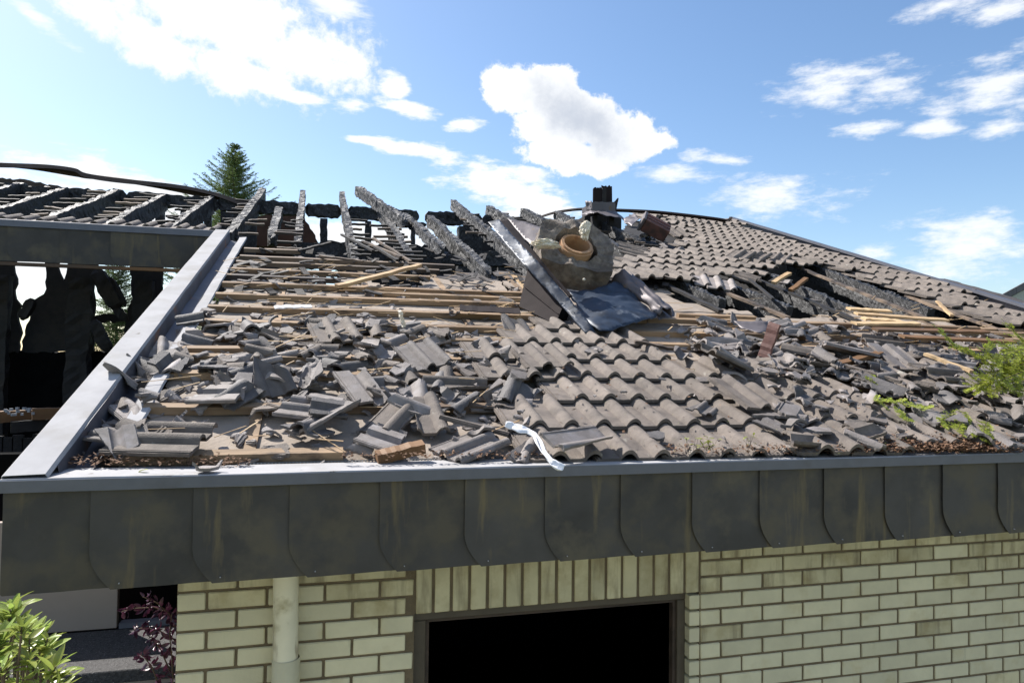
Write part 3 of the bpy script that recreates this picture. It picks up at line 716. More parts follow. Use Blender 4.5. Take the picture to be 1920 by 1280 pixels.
# ---- battens
rbt = random.Random(8)
XT = px_roof(405, 432)[0]
def batten(py, x0px, x1px, m_=M_WOOD, n=-.058, pxr=500, w=.052, h=.040, br=True, ends=(0, 0)):
    x0, s0 = px_roof(pxr, py, n); xa = px_roof(x0px, py, n)[0]; xb = px_roof(x1px, py, n)[0]
    xa = max(xa, XB0-.05)
    # battens butt over a rafter: split into lengths
    cuts = [xa]; 
    while cuts[-1]+4.2 < xb: cuts.append(cuts[-1]+rbt.uniform(2.4, 4))
    cuts.append(xb)
    for a_, b_ in zip(cuts[:-1], cuts[1:]):
        seg = max(2, int((b_-a_)/.25)); V = []; 
        dn = rbt.uniform(-.004, .004); ds = rbt.uniform(-.006, .006)
        mb = MB(); mb.bar(rp(a_+.004, s0+ds, n+dn), rp(b_-.004, s0+ds+rbt.uniform(-.012, .012), n+dn+rbt.uniform(-.006, .006)), w, h, EN, .0022, seg, rbt)
        mb.build('batten', m_, house)
for py, a_, b_, m_ in ((853, 180, 645, M_WOOD), (764, 232, 2300, M_WOOD), (722, 1500, 2300, M_WOOD), (703, 262, 2300, M_WOOD), (672, 300, 2300, M_WOOD), (660, 320, 480, M_WOOD), (634, 330, 2300, M_WOOD), (606, 342, 2300, M_WOOD), (580, 355, 1990, M_WOOD),
                       (556, 372, 975, M_WOOD), (536, 385, 978, M_WOOD), (522, 398, 640, M_WOODD), (509, 402, 800, M_WOOD), (495, 418, 815, M_WOODD), (484, 421, 840, M_WOODD), (471, 430, 565, M_WOODD),
                       (545, 700, 975, M_WOOD), (568, 1230, 1360, M_WOOD), (582, 1270, 1380, M_WOOD), (590, 1700, 1990, M_WOOD)):
    batten(py, a_, b_, m_)
# counter battens running up the slope on the boards
def cbat(p, q, m_=M_WOODF, w=.05, h=.02, n=-.084):
    MB().bar(rpx(*p, n), rpx(*q, n), w, h, EN, .001, 4, rbt).build('counter_batten', m_, house)
cbat((468, 845), (492, 735), M_WOOD); cbat((518, 612), (530, 540), M_WOOD); cbat((535, 530), (548, 488), M_WOODF); cbat((692, 560), (670, 495), M_WOOD); cbat((880, 610), (800, 500), M_WOOD); cbat((1085, 640), (940, 512), M_WOOD)
cbat((500, 700), (512, 640), M_WOOD); cbat((1000, 560), (958, 510), M_WOODF)
cbat((1480, 690), (1340, 590), M_WOOD); cbat((1640, 655), (1560, 600), M_WOODD); cbat((1830, 640), (1700, 590), M_WOODD)

# ================================================================== ROOF TILES
TW, TG, TL_ = .325, .335, .42
C1, C2, BR, BH = .155, .3175, .044, .038
def prof_h(x):
    h = 0
    for c in (C1, C2):
        t = abs(x-c)/BR
        if t < 1: h = max(h, BH*(cos(t*pi/2))**.75)
    if x < .03: h = .006*(1 if (int(x/.0075) % 2) else 0)-.004
    return h
xs = [0, .0074, .0076, .0149, .0151, .0224, .0226, .03, .034, .07, .11]+[C1-BR+BR*2*i/8 for i in range(9)]+[.215, .25, C2-BR]+[C2-BR+BR*2*i/8 for i in range(1, 9)]
xs = sorted(set(round(v, 5) for v in xs if v <= .3615))
def tile_bm(ny=2, jag=0., seed=0, ridges=True):
    bm = bmesh.new(); g = []
    for j in range(ny+1):
        y = TL_*j/ny
        g.append([bm.verts.new((x, y, prof_h(x))) for x in xs])
    for j in range(ny):
        for i in range(len(xs)-1): bm.faces.new((g[j][i], g[j][i+1], g[j+1][i+1], g[j+1][i]))
    return bm
def thicken(bm, th):
    ex = bmesh.ops.extrude_face_region(bm, geom=bm.faces[:])
    bmesh.ops.translate(bm, vec=(0, 0, -th), verts=[q for q in ex['geom'] if isinstance(q, bmesh.types.BMVert)])
def cut(bm, co, no):
    bmesh.ops.bisect_plane(bm, geom=bm.verts[:]+bm.edges[:]+bm.faces[:], plane_co=co, plane_no=no, clear_outer=True)
    if not bm.faces: return False
    return True
def finish_tile(bm, name, m_, th=.017, center=False, jit=.0, seed=0, curl=0):
    r = random.Random(seed)
    if jit:
        for v in bm.verts:
            if v.is_boundary: v.co += Vector((noise.noise(v.co*60+Vector((seed, 0, 0)))*jit, noise.noise(v.co*60+Vector((0, seed, 9)))*jit, 0))
    thicken(bm, th)
    if center:
        c = sum((v.co for v in bm.verts), Vector())/len(bm.verts)
        bmesh.ops.translate(bm, vec=-c, verts=bm.verts)
    me = bm_mesh(name, bm, m_, False)
    # smooth shade with sharp edges by angle
    me.polygons.foreach_set('use_smooth', [True]*len(me.polygons))
    bm = bmesh.new(); bm.from_mesh(me)
    for e in bm.edges:
        if len(e.link_faces) == 2 and e.calc_face_angle(0) > .6: e.smooth = False
    bm.to_mesh(me); bm.free()
    return me
whole = []
for i in range(8):
    bm = tile_bm(1); r = random.Random(i)
    jit = 0
    if i in (2, 3, 4, 6):                      # chipped lower corners
        cx_ = r.choice([0, .36]); cut(bm, (cx_, r.uniform(.02, .05), 0), Vector((1 if cx_ else -1, -r.uniform(.7, 1.6), 0)))
    if i == 5: cut(bm, (r.uniform(.05, .3), .02, 0), Vector((.15, -1, 0)))
    whole.append(finish_tile(bm, 'roof_tile', M_TILEW, .018, seed=i))
TT = Matrix.Rotation(-.026/TG*1.0, 4, 'X')
# tile centre placed in roof coords: nose at s, left at x
tiles = []
S0 = px_roof(1200, 797)[1]; XT0 = px_roof(1127, 792)[0]-C1
PA = [(1010, 850), (2100, 850), (2100, 832), (1440, 832), (1440, 800), (935, 800), (1000, 760), (995, 722), (925, 715), (905, 690), (925, 676), (980, 645), (1010, 622), (1225, 640), (1275, 672), (1370, 700), (1420, 722), (1435, 740), (1400, 790), (1700, 790), (1700, 850)]
rows = [dict(k=-1, x0=1015, x1=3600), dict(k=0, x0=940, x1=3600), dict(k=1, x0=1000, x1=3600), dict(k=2, x0=925, x1=1900), dict(k=2, x0=1990, x1=3600), dict(k=3, x0=905, x1=1285), dict(k=4, x0=985, x1=1240), dict(k=5, x0=1020, x1=1130)]
rt = random.Random(21)
for R in rows:
    s = S0+R['k']*TG
    ny = to_px(rp(1.5, s, 0))[1]
    for i in range(-12, 40):
        x = XT0+i*TW
        px, py = to_px(rp(x+TW/2, s+.05, .02)); pxl = to_px(rp(x, s, 0))[0]
        if px < R['x0'] or px > R['x1']: continue
        if x+TW > 7.3: continue
        good = px < 1450
        if not good and rt.random() < .22 and R['k'] > -1: continue
        jr = 0 if good else 1
        M = Matrix.Translation(OR) @ RM @ Matrix.Translation((x+rt.uniform(-.004, .004)*(1+3*jr), s+rt.uniform(-.006, .006)*(1+5*jr), -.004+.0015*(i % 2)+jr*rt.uniform(0, .025))) @ Matrix.Rotation(rt.uniform(-.004, .004)*(1+16*jr), 4, 'Z') @ Matrix.Rotation(jr*rt.uniform(-.05, .05), 4, 'Y') @ TT
        me = whole[0] if rt.random() < .35 else rt.choice(whole[:6] if good else whole)
        tiles.append((me, M, px, py))
# upper right field
PB = [(1200, 394), (1375, 412), (1500, 445), (1925, 575), (2080, 625), (1960, 618), (1850, 596), (1790, 575), (1700, 540), (1560, 503), (1465, 488), (1440, 502), (1395, 510), (1310, 515), (1240, 525), (1145, 522), (1150, 480), (1270, 466), (1290, 440), (1260, 428), (1190, 402)]
SB0 = px_roof(1300, 505)[1]; XBt = px_roof(1300, 505)[0]
for k_ in range(-14, 20):
    s = SB0+k_*TG
    for i in range(-12, 22):
        x = XBt+i*TW
        p = rp(x+TW/2, s+.10, .02); px, py = to_px(p)
        if not inpoly(px, py, PB): continue
        xr = xa+(xb-xa)*((s+.2)-sa)/(sb-sa)
        if x+TW*.95 > xr: continue
        wv = .03*noise.noise(Vector((x*.8, s*.8, 4)))
        edge = 0 if inpoly(px-14, py+9, PB) else 1
        M = Matrix.Translation(OR) @ RM @ Matrix.Translation((x+rt.uniform(-.005, .005), s+rt.uniform(-.008, .008)+edge*rt.uniform(-.03, .03), -.0+wv+edge*rt.uniform(0, .03))) @ Matrix.Rotation(rt.uniform(-.008, .008)+edge*rt.uniform(-.1, .1), 4, 'Z') @ Matrix.Rotation(edge*rt.uniform(-.12, .12), 4, 'Y') @ TT
        tiles.append((rt.choice(whole[:6]), M, px, py))
# tiles left above the upper fascia
for i in range(9):
    px = 20+i*45
    x, s = px_roof(px, 424, 0)
    s = SV+.06
    if i in (0,): continue
    M = Matrix.Translation(OR) @ RM @ Matrix.Translation((XT-.36-TW*(8-i), s+rt.uniform(-.01, .02), -.02)) @ Matrix.Rotation(rt.uniform(-.03, .03), 4, 'Z') @ TT
    bm_ = rt.choice(whole); tiles.append((bm_, M, px, 420))
tiles.sort(key=lambda t: (t[2] > 1950, (t[1].translation-CAM).length))
for me, M, px, py in tiles[:300]:
    link('roof_tile', me, M, house)
def joined(name, items, m_):
    V = []; Fs = []; sm = []
    for me, M in items:
        k = len(V); V += [M @ v.co for v in me.vertices]; Fs += [[k+i for i in p.vertices] for p in me.polygons]
    me = mesh(name, V, Fs, m_); return me
if len(tiles) > 300:
    tag(link('roof_tiles_far', joined('roof_tiles_far', [(t[0], t[1]) for t in tiles[300:]], M_TILEW), None, house), kind='stuff')
print('tiles', len(tiles))
#PART2
# ================================================================== LOOSE PIECES
def roofM(x, s, n, yaw=0, tx=0, ty=0):
    return Matrix.Translation(OR) @ RM @ Matrix.Translation((x, s, n)) @ Matrix.Rotation(yaw, 4, 'Z') @ Matrix.Rotation(tx, 4, 'X') @ Matrix.Rotation(ty, 4, 'Y')
HC = .04; HM = {}
TPOLY = roofpoly([(1015, 850), (935, 800), (1000, 750), (925, 700), (905, 680), (985, 640), (1020, 615), (1230, 640), (1280, 676), (1380, 700), (1440, 690), (2000, 700), (2000, 850)])
def base(x, s):
    if inpoly(x, s, TPOLY): return .022
    if x < XB0: return -.05 if x > XB0-.08 else -.10
    return -.058+.02*noise.noise(Vector((x*3, s*3, 0)))
def hget(x, s): return HM.get((int(x/HC), int(s/HC)), 0)+base(x, s)
def hadd(x, s, r, a):
    k = int(r/HC)
    for i in range(-k, k+1):
        for j in range(-k, k+1):
            if i*i+j*j <= k*k+1:
                q = (int(x/HC)+i, int(s/HC)+j); HM[q] = min(.055, HM.get(q, 0)+a)
RS = random.Random(77)
# shard library
LIB = []
def make_shard(seed, kind, size, m_):
    r = random.Random(seed)
    for tr in range(30):
        bm = tile_bm(5)
        if kind == 'barrel': cx, cy = r.choice([C1, C2-.01]), r.uniform(.08, .34)
        elif kind == 'ribbed': cx, cy = r.uniform(.01, .04), r.uniform(.08, .34)
        elif kind == 'flat': cx, cy = r.uniform(.07, .09) if r.random() < .5 else r.uniform(.22, .25), r.uniform(.08, .34)
        else: cx, cy = .18, .21
        n = r.choice([3, 4, 4, 5]); a0 = r.uniform(0, 6.28); ok = True
        asp = r.uniform(.5, 1.0)
        for i in range(n):
            a = a0+2*pi*i/n+r.uniform(-.35, .35); d = size*r.uniform(.45, .75)
            no = Vector((cos(a), sin(a), 0)); 
            d *= abs(no.x)*asp+abs(no.y)*(1.35 if kind != 'big' else 1)
            ok = ok and cut(bm, (cx+no.x*d, cy+no.y*d, 0), no)
            if not ok: break
        if ok and len(bm.faces) > 2:
            bmesh.ops.subdivide_edges(bm, edges=[e for e in bm.edges if e.is_boundary and e.calc_length() > .03], cuts=2)
            me = finish_tile(bm, 'tile_shard', m_, r.uniform(.010, .014), center=True, jit=.014 if size > .07 else .008, seed=seed+1)
            rad = max(v.co.length for v in me.vertices)
            return me, rad
        bm.free()
    return None
kinds = {'barrel': 'rounded', 'ribbed': 'ribbed', 'flat': 'flat', 'big': 'half-tile sized'}
for i in range(90):
    kd = ('barrel', 'flat', 'ribbed', 'barrel', 'big', 'flat')[i % 6]
    sz = {'big': RS.uniform(.12, .17)}.get(kd, RS.uniform(.042, .10))
    q = make_shard(1000+i, kd, sz, (M_SHARD, M_TILEW, M_SHARDB)[(i//2) % 3])
    if q: LIB.append((q[0], kd, sz, q[1]))
LIB_BIG = [l for l in LIB if l[3] > .12]; LIB_MID = [l for l in LIB if .065 < l[3] <= .14]; LIB_SM = [l for l in LIB if l[3] <= .09]
print('lib', len(LIB_BIG), len(LIB_MID), len(LIB_SM))
SMALL = []
for i in range(12):
    q = make_shard(3000+i, ('flat', 'barrel', 'ribbed')[i % 3], RS.uniform(.02, .04), M_SHARD)
    if q: SMALL.append((q[0], 'chip', .03, q[1]))
def settle(me, M, x, s, lift=0.):
    # rest the piece on what lies below its centre
    Mi = M; lo = min((Mi @ v.co-OR).dot(EN) for v in me.vertices)
    return Matrix.Translation(EN*(hget(x, s)-lo+lift)) @ M
placed = []
def put(entry, x, s, yaw, tx, ty, flip=False):
    me, kd, sz, rad = entry
    M = roofM(x, s, 0, yaw, tx+(pi if flip else 0), ty)
    M = settle(me, M, x, s, -.012)
    hadd(x, s, rad*.55, .012+.25*rad*abs(sin(tx))*.5)
    return M
def scatter(poly_px, count, lib, tmax=28, avoid=None, dens=None):
    P = roofpoly(poly_px); x0 = min(p[0] for p in P); x1 = max(p[0] for p in P); s0 = min(p[1] for p in P); s1 = max(p[1] for p in P)
    n = 0; tries = 0
    while n < count and tries < count*60:
        tries += 1
        x = RS.uniform(x0, x1); s = RS.uniform(s0, s1)
        if not inpoly(x, s, P): continue
        px, py = to_px(rp(x, s, 0))
        if dens and RS.random() > dens(px, py): continue
        e = RS.choice(lib); t = radians(tmax)
        st = RS.random() < .10
        tx = RS.gauss(0, .34)*t*(2.6 if st else 1); ty = RS.gauss(0, .32)*t
        if e[3] > .115: tx = max(-.28, min(.28, tx))
        M = put(e, x, s, RS.uniform(0, 6.28), tx, ty, RS.random() < .35)
        p = M.translation; px, py = to_px(p)
        placed.append((e, M, px, py, e[3]/(p-CAM).length)); n += 1

# ---- hero pieces, each where the photograph shows it (centre, long axis direction in the roof plane)
def tilepart(seed, cuts, m_=M_SHARD, name='broken_tile', th=.017):
    bm = tile_bm(5)
    for co, no in cuts: cut(bm, (co[0], co[1], 0), Vector((no[0], no[1], 0)))
    bmesh.ops.subdivide_edges(bm, edges=[e for e in bm.edges if e.is_boundary and e.calc_length() > .05], cuts=2)
    return finish_tile(bm, name, m_, th, center=True, jit=.008, seed=seed)
oneb = tilepart(21, [((.212, .2), (1, .03))]); onebw = tilepart(22, [((.215, .2), (1, -.05)), ((.1, .4), (.3, 1))], M_TILEW)
full_t = tilepart(1, []); full_w = tilepart(2, [], M_TILEW)
rib_half = tilepart(3, [((.16, .2), (1, .08))]); right_half = tilepart(4, [((.19, .2), (-1, .12))], M_TILEW)
long_edge = tilepart(5, [((.10, .2), (1, .15)), ((.0, .4), (0, 1))], M_TILEW); low_half = tilepart(6, [((.2, .25), (.2, 1))]); corner = tilepart(7, [((.2, .26), (.6, 1)), ((.06, .1), (-1, .3))])
tri = tilepart(8, [((.2, .3), (.9, .8)), ((.12, .1), (-1, .35))]); threeq = tilepart(9, [((.3, .34), (.7, 1))], M_TILEW)
HERO = []
def hero(me, px, py, yaw, tx, ty, label, flip=False, lift=.02, cat='roof tile', name='broken_tile', noff=0., k=1.0):
    lift = lift*.5-.012; k *= .84; tx *= .75; ty *= .75
    x, s = px_roof(px, py, .03)
    M = roofM(x, s, 0, radians(yaw), radians(tx)+(pi if flip else 0), radians(ty)) @ Matrix.Scale(k, 4)
    M = settle(me, M, x, s, lift+noff)
    o = link(name, me, M); tag(o, label, cat, 'broken roof tiles lying loose on the roof'); 
    hadd(x, s, .10, .02); HERO.append(o); return o
hero(oneb, 672, 716, 18, 8, 0, 'tile lying face down with its smooth pale underside up, left field centre', flip=True, lift=.03)
hero(rib_half, 607, 768, -48, 10, -8, 'long tile piece with three ribs, lying diagonally below the face-down whole tile', lift=.02)
hero(onebw, 734, 762, -28, 6, -6, 'tile with ribbed left edge and one barrel, turned towards the gutter comb', lift=.04)
hero(right_half, 806, 762, 4, 8, 2, 'half tile with one thick barrel standing close right of the turned whole tile', lift=.05)
hero(long_edge, 893, 783, 62, 5, 25, 'long broken tile strip slanting down to the white cloth', lift=.05)
hero(threeq, 300, 806, 78, -4, 6, 'large tile half with a torn lower edge between the two lowest battens at left', flip=False, lift=.05)
hero(tri, 505, 708, 30, 50, -10, 'dark curved triangular shard standing upright in the middle of the left field', lift=.01)
hero(low_half, 418, 728, 70, -12, 0, 'tile end with raised nib rectangles, underside up, left of the upright dark shard', flip=True, lift=.03)
hero(full_t, 1350, 672, -82, -38, 0, 'upper of two tiles stacked on edge right of the intact tile patch', lift=.05)
hero(full_w, 1342, 684, -80, -30, 0, 'lower of two tiles stacked on edge right of the intact tile patch', lift=.0)
hero(threeq, 1396, 750, 8, 8, 12, 'broken tile propped on the intact rows, its right barrel raised', lift=.02)
hero(full_t, 1682, 672, 2, 20, -2, 'whole tile with pale ribbed underside facing up beside the conifer branch', flip=True, lift=.05)
hero(full_w, 1765, 712, -84, -8, 8, 'whole tile lying crosswise just below the pale underside-up tile', lift=.05)
hero(full_w, 1515, 655, 52, 0, 16, 'whole tile lying slanted right of the red-brown upright board', lift=.09)
hero(full_t, 1590, 660, 60, 6, 30, 'whole tile on edge at the right of the slanted tile', lift=.08)
hero(threeq, 1660, 633, 85, 4, 0, 'brownish tile lying crosswise above the underside-up tile', lift=.05)
hero(rib_half, 1078, 834, -62, -10, 22, 'ribbed tile half propped up beside the white cloth at the eave', lift=.03)
hero(corner, 1002, 838, -30, 10, 30, 'tile shard leaning on the gutter comb left of the white cloth', lift=.0, k=.8)
hero(corner, 312, 628, 8, 20, 0, 'curled tile piece lying over the top edge of the left metal gutter', lift=.06, k=.75)
hero(tri, 268, 662, 70, 55, 0, 'pointed shard standing up out of the left metal gutter', lift=.03, k=.65)
hero(tri, 228, 690, 110, 65, 20, 'slim pointed shard leaning on the left verge trim', lift=.06, k=.7)
hero(low_half, 250, 735, 40, 10, 10, 'tile end with smooth top resting half over the metal flange', lift=.04, k=.75)
hero(low_half, 196, 786, 80, 5, 20, 'lowest tile piece bridging the left metal gutter', lift=.07, k=.62)
hero(corner, 232, 810, 20, 25, 0, 'hollow side up shard at the bottom end of the metal flange', flip=True, lift=.02, k=.7)
hero(full_w, 622, 607, 12, 6, 0, 'nearly whole tile with two barrels lying on the battens below the white strip', lift=.03)
hero(full_t, 470, 655, -70, 10, 5, 'tile lying across the third batten from the eave, left of centre', lift=.03, k=.8)
hero(low_half, 560, 742, 80, 5, 5, 'short tile end with a bright broken edge near the lower counter batten', lift=.02, k=.8)
hero(rib_half, 1375, 628, -30, -5, 0, 'ribbed tile half at the foot of the curled metal sheet', lift=.03, k=.9)
hero(full_t, 1460, 600, -60, 5, -5, 'whole tile behind the red-brown upright board', lift=.03)
hero(low_half, 1090, 600, -40, 15, 0, 'tile piece jammed beneath the blue metal sheet', lift=.0)
hero(full_t, 790, 655, 20, 12, -8, 'steeply tilted ribbed tile above the middle of the rubble field', lift=.04, k=.85)
hero(right_half, 860, 700, 85, 0, 0, 'half tile with barrel lying crosswise left of the intact patch', lift=.04)
hero(corner, 965, 600, 20, 35, 0, 'tile corner standing on the battens under the dark box panel', lift=.02, k=.8)
hero(full_w, 1010, 668, 4, 0, 0, 'displaced tile at the left end of the intact patch, broken barrel', lift=.0)
hero(full_t, 880, 812, -60, 6, -6, 'tile with raised barrel lying crosswise close to the gutter comb', lift=.02, k=.8)
hero(low_half, 720, 805, 60, 8, 0, 'jagged pale tile end lying above the gutter comb', flip=True, lift=.02, k=.8)
hero(corner, 1245, 840, 60, 5, 0, 'ribbed fragment lying on the eave row beside the small seedling', flip=True, lift=.01, k=.55)
hero(corner, 1320, 765, -50, 5, 0, 'grey fragment lying on the intact tiles near their right end', lift=.01, k=.55)
hero(corner, 1448, 800, 20, 5, 0, 'pale ribbed fragment on the eave rows left of the leaf litter', flip=True, lift=.01, k=.6)
# a chip lying on the eave trim
chip = make_shard(501, 'flat', .045, M_SHARD)
p = at(386, 881, YF+.04); p.z = ZC+.022
o = link('broken_tile', chip[0], Matrix.Translation(p) @ Matrix.Rotation(.6, 4, 'Z')); tag(o, 'small pale tile chip lying on the eave trim near the left corner', 'roof tile', 'broken roof tiles lying loose on the roof')

dl = lambda px, py: (1. if 590 < py < 765 else .30)*(.12 if px < 480 and py > 740 else .5 if px < 700 and py > 740 else 1)
scatter([(285, 600), (360, 592), (560, 600), (620, 585), (720, 590), (800, 612), (920, 640), (940, 690), (1000, 722), (1000, 760), (930, 800), (1010, 845), (700, 850), (560, 840), (430, 850), (150, 850), (170, 780), (230, 690)], 76, LIB_BIG+LIB_MID, 20, dens=dl)
scatter([(285, 600), (360, 592), (560, 600), (620, 585), (720, 590), (800, 612), (920, 640), (940, 690), (1000, 722), (1000, 760), (930, 800), (1010, 845), (700, 850), (560, 840), (430, 850), (150, 850), (170, 780), (230, 690)], 125, LIB_SM+LIB_MID[::3], 26, dens=dl)
scatter([(1240, 612), (1290, 590), (1480, 600), (1700, 612), (1960, 635), (1960, 745), (1750, 750), (1640, 735), (1470, 725), (1420, 690), (1300, 650)], 80, LIB_BIG+LIB_MID, 20)
scatter([(1240, 612), (1290, 590), (1480, 600), (1700, 612), (1960, 635), (1960, 745), (1750, 750), (1640, 735), (1470, 725), (1420, 690), (1300, 650)], 170, LIB_MID+LIB_SM, 30)
scatter([(440, 480), (560, 470), (900, 500), (980, 520), (990, 600), (560, 600), (350, 592)], 34, LIB_SM, 10)
scatter([(1440, 765), (1640, 790), (1960, 760), (1960, 845), (1440, 840)], 34, LIB_MID+LIB_SM, 18)
scatter([(1000, 640), (1260, 660), (1400, 720), (1420, 830), (1050, 830)], 6, LIB_SM, 6)
scatter([(1230, 525), (1440, 512), (1700, 560), (1850, 610), (1500, 600), (1300, 570)], 9, LIB_SM, 25)
scatter([(1150, 480), (1200, 440), (1300, 430), (1320, 470), (1200, 500)], 22, LIB_MID, 25)
scatter([(1430, 690), (1640, 690), (1900, 720), (1900, 800), (1600, 800), (1440, 760)], 26, LIB_BIG+LIB_MID, 18)
print('shards', len(placed))
placed.sort(key=lambda t: -t[4])
ind, rest_ = placed[:262], placed[262:]
# ---- names for where a shard lies
def band(px, py):
    if px < 372 and py > 560 and py < 900 and px < 372-(py-600)*.62: return 'in the left metal gutter'
    if px < 1000 and not (px > 930 and py > 640):
        half = 'left of counter batten' if px < 480 else ('right of face-down tile' if px > 690 else 'left of face-down tile')
        for y, t in ((853, 'below the lowest batten'), (764, 'between two lowest battens'), (703, 'between second and third batten'), (672, 'above the third batten'), (634, 'above the fourth batten'), (606, 'above the fifth batten'), (570, 'on the upper bare battens'), (0, 'below the charred rafters')):
            if py > y: return t+', '+half if y > 590 else t
    if px < 1440:
        if py > 690: return 'on the intact tile patch'
        if py > 640: return 'right of the intact tile patch'
        if py > 585: return 'left of the red-brown board'
        return 'below the gap of charred rafters' if py > 500 else 'beside the rusty red box'
    if py > 790: return 'on the eave rows near leaf litter'
    if py > 735: return 'on the broken rows at right'
    if py > 690: return 'below the underside-up tile at right'
    if py > 640: return 'left of the conifer branch'
    if py > 605: return 'along the splintered planks at right'
    return 'among the exposed charred rafters'
ORD = ['first', 'second', 'third', 'fourth', 'fifth', 'sixth', 'seventh', 'eighth', 'ninth', 'tenth', 'eleventh', 'twelfth', 'thirteenth', 'fourteenth', 'fifteenth', 'sixteenth', 'seventeenth', 'eighteenth', 'nineteenth', 'twentieth'] + ['further']*60
grp = {}
for e, M, px, py, a_ in ind:
    big_ = 'large' if e[3] > .13 else 'small'
    ty_ = {'barrel': 'rounded barrel shard', 'ribbed': 'ribbed edge shard', 'flat': 'flat tile shard', 'big': 'half-tile piece'}[e[1]]
    grp.setdefault((band(px, py), big_+' '+ty_), []).append((px, e, M))
for (bd, ty_), l in grp.items():
    l.sort(key=lambda t: t[0])
    for i, (px, e, M) in enumerate(l):
        if len(l) == 1: lab = f'{ty_} {bd}'
        else: lab = f'{ty_} {bd}, {ORD[i]} from left'
        o = link('tile_shard', e[0], M); tag(o, lab, 'tile shard', 'broken roof tiles lying loose on the roof')
tag(link('tile_rubble', joined('tile_rubble', [(t[0][0], t[1]) for t in rest_], M_SHARD)), 'loose heap of small grey tile rubble strewn over the roof', 'rubble', kind='stuff')
# fine chips
it = []
def chips(poly_px, n, k0=.5, k1=1.2):
    P = roofpoly(poly_px); x0 = min(p[0] for p in P); x1 = max(p[0] for p in P); s0 = min(p[1] for p in P); s1 = max(p[1] for p in P); c = 0
    while c < n:
        x = RS.uniform(x0, x1); s = RS.uniform(s0, s1)
        if not inpoly(x, s, P): continue
        e = RS.choice(SMALL); M = roofM(x, s, 0, RS.uniform(0, 6.3), RS.gauss(0, .3), RS.gauss(0, .3)) @ Matrix.Scale(RS.uniform(k0, k1), 4)
        hh = max(-.085, hget(x, s)-.02) if not inpoly(x, s, TPOLY) else hget(x, s)
        M = Matrix.Translation(EN*(hh+.008)) @ M; it.append((e[0], M)); c += 1
chips([(200, 700), (360, 592), (900, 600), (1000, 740), (1010, 848), (120, 855)], 330)
chips([(1200, 600), (1940, 620), (1940, 780), (1440, 780)], 260)
chips([(420, 490), (980, 520), (980, 600), (350, 592)], 150)
chips([(1030, 640), (1250, 650), (1420, 720), (1420, 840), (1030, 840)], 14, .25, .5)
tag(link('tile_chips', joined('tile_chips', it, M_SHARD)), 'fine grey tile chips sprinkled between the bigger shards', 'rubble', kind='stuff')

# ---- loose timber
GT = 'loose timber on the roof'
def loose(name, p, q, w, h, m_, label, cat='timber', seg=10, wob=.003, up=EN, grp_=GT, seed=0):
    o = MB().bar(p, q, w, h, up, wob, seg, random.Random(seed)).build(name, m_); return tag(o, label, cat, grp_)
def rn(px, py, n=0.):
    x, s = px_roof(px, py, n); return rp(x, s, n)
loose('loose_batten', rn(632, 537, .0), rn(788, 497, .06), .05, .028, M_WOODF, 'pale loose batten lying diagonally across the upper bare battens', seed=1)
loose('loose_batten', rn(706, 858, -.03), rn(795, 836, .0), .05, .045, M_STRAP, 'short orange-brown batten end lying just above the gutter comb', seed=2)
loose('upright_board', rn(1432, 670, .0), rn(1453, 606, .24), .085, .022, M_REDW, 'red-brown painted board sticking up from the rubble', seed=3)
loose('loose_batten', rn(1545, 690, .03), rn(1650, 662, .05), .05, .03, M_STRAP, 'splintered orange-brown batten left of the underside-up tile', seed=4)
loose('loose_batten', rn(1735, 664, .06), rn(1822, 696, .06), .04, .02, M_WOODF, 'pale split lath running under the conifer branch', seed=5)
loose('loose_batten', rn(1585, 686, .05), rn(1690, 716, .07), .03, .02, M_TILEW, 'thin grey lath slanting below the underside-up tile', seed=6)
loose('splinter', rn(1450, 530, .02), rn(1480, 512, .10), .05, .03, M_WOODF, 'short brown splinter over the charred rafters, left one', seed=7)
loose('splinter', rn(1482, 545, .02), rn(1512, 522, .12), .045, .03, M_STRAP, 'brown splinter over the charred rafters, right one', seed=8)
loose('splinter', rn(1757, 565, .05), rn(1785, 592, .05), .03, .02, M_WOODF, 'thin splinter leaning at the lower end of the charred rafters', seed=9)
for i, (a_, b_, lab) in enumerate((((1590, 579), (1668, 583), 'topmost of the fresh orange planks below the charred rafters'), ((1605, 588), (1775, 600), 'longest fresh orange plank, reaching right below the charred rafters'), ((1618, 597), (1690, 602), 'short dark-edged fresh plank in the orange pile'), ((1600, 606), (1720, 606), 'lowest fresh orange plank of the pile'), ((1640, 618), (1850, 622), 'long thin weathered plank under the orange plank pile'), ((1690, 631), (1900, 640), 'brown plank running right towards the conifer branch'))):
    loose('plank', rn(*a_, .05+.01*i), rn(*b_, .05+.008*i), .07, .018, M_WOODF if i < 4 else M_STRAP, lab, 'plank', seed=20+i)
loose('white_strip', rn(515, 576, .01), rn(584, 574, .01), .06, .01, M_CLOTH, 'flat white strip lying on the battens above the two-barrel tile', 'strip', grp_=None, seed=31)
loose('white_splinter', rn(757, 612, -.01), rn(750, 583, .10), .03, .02, M_WOOL, 'white splintered stick standing up from the battens', 'splinter', seed=32)
loose('metal_flap', rn(862, 577, .02), rn(975, 583, .03), .16, .006, M_DARKM, 'long black metal strip lying left of the box panel', 'metal strip', grp_=None, seed=33)
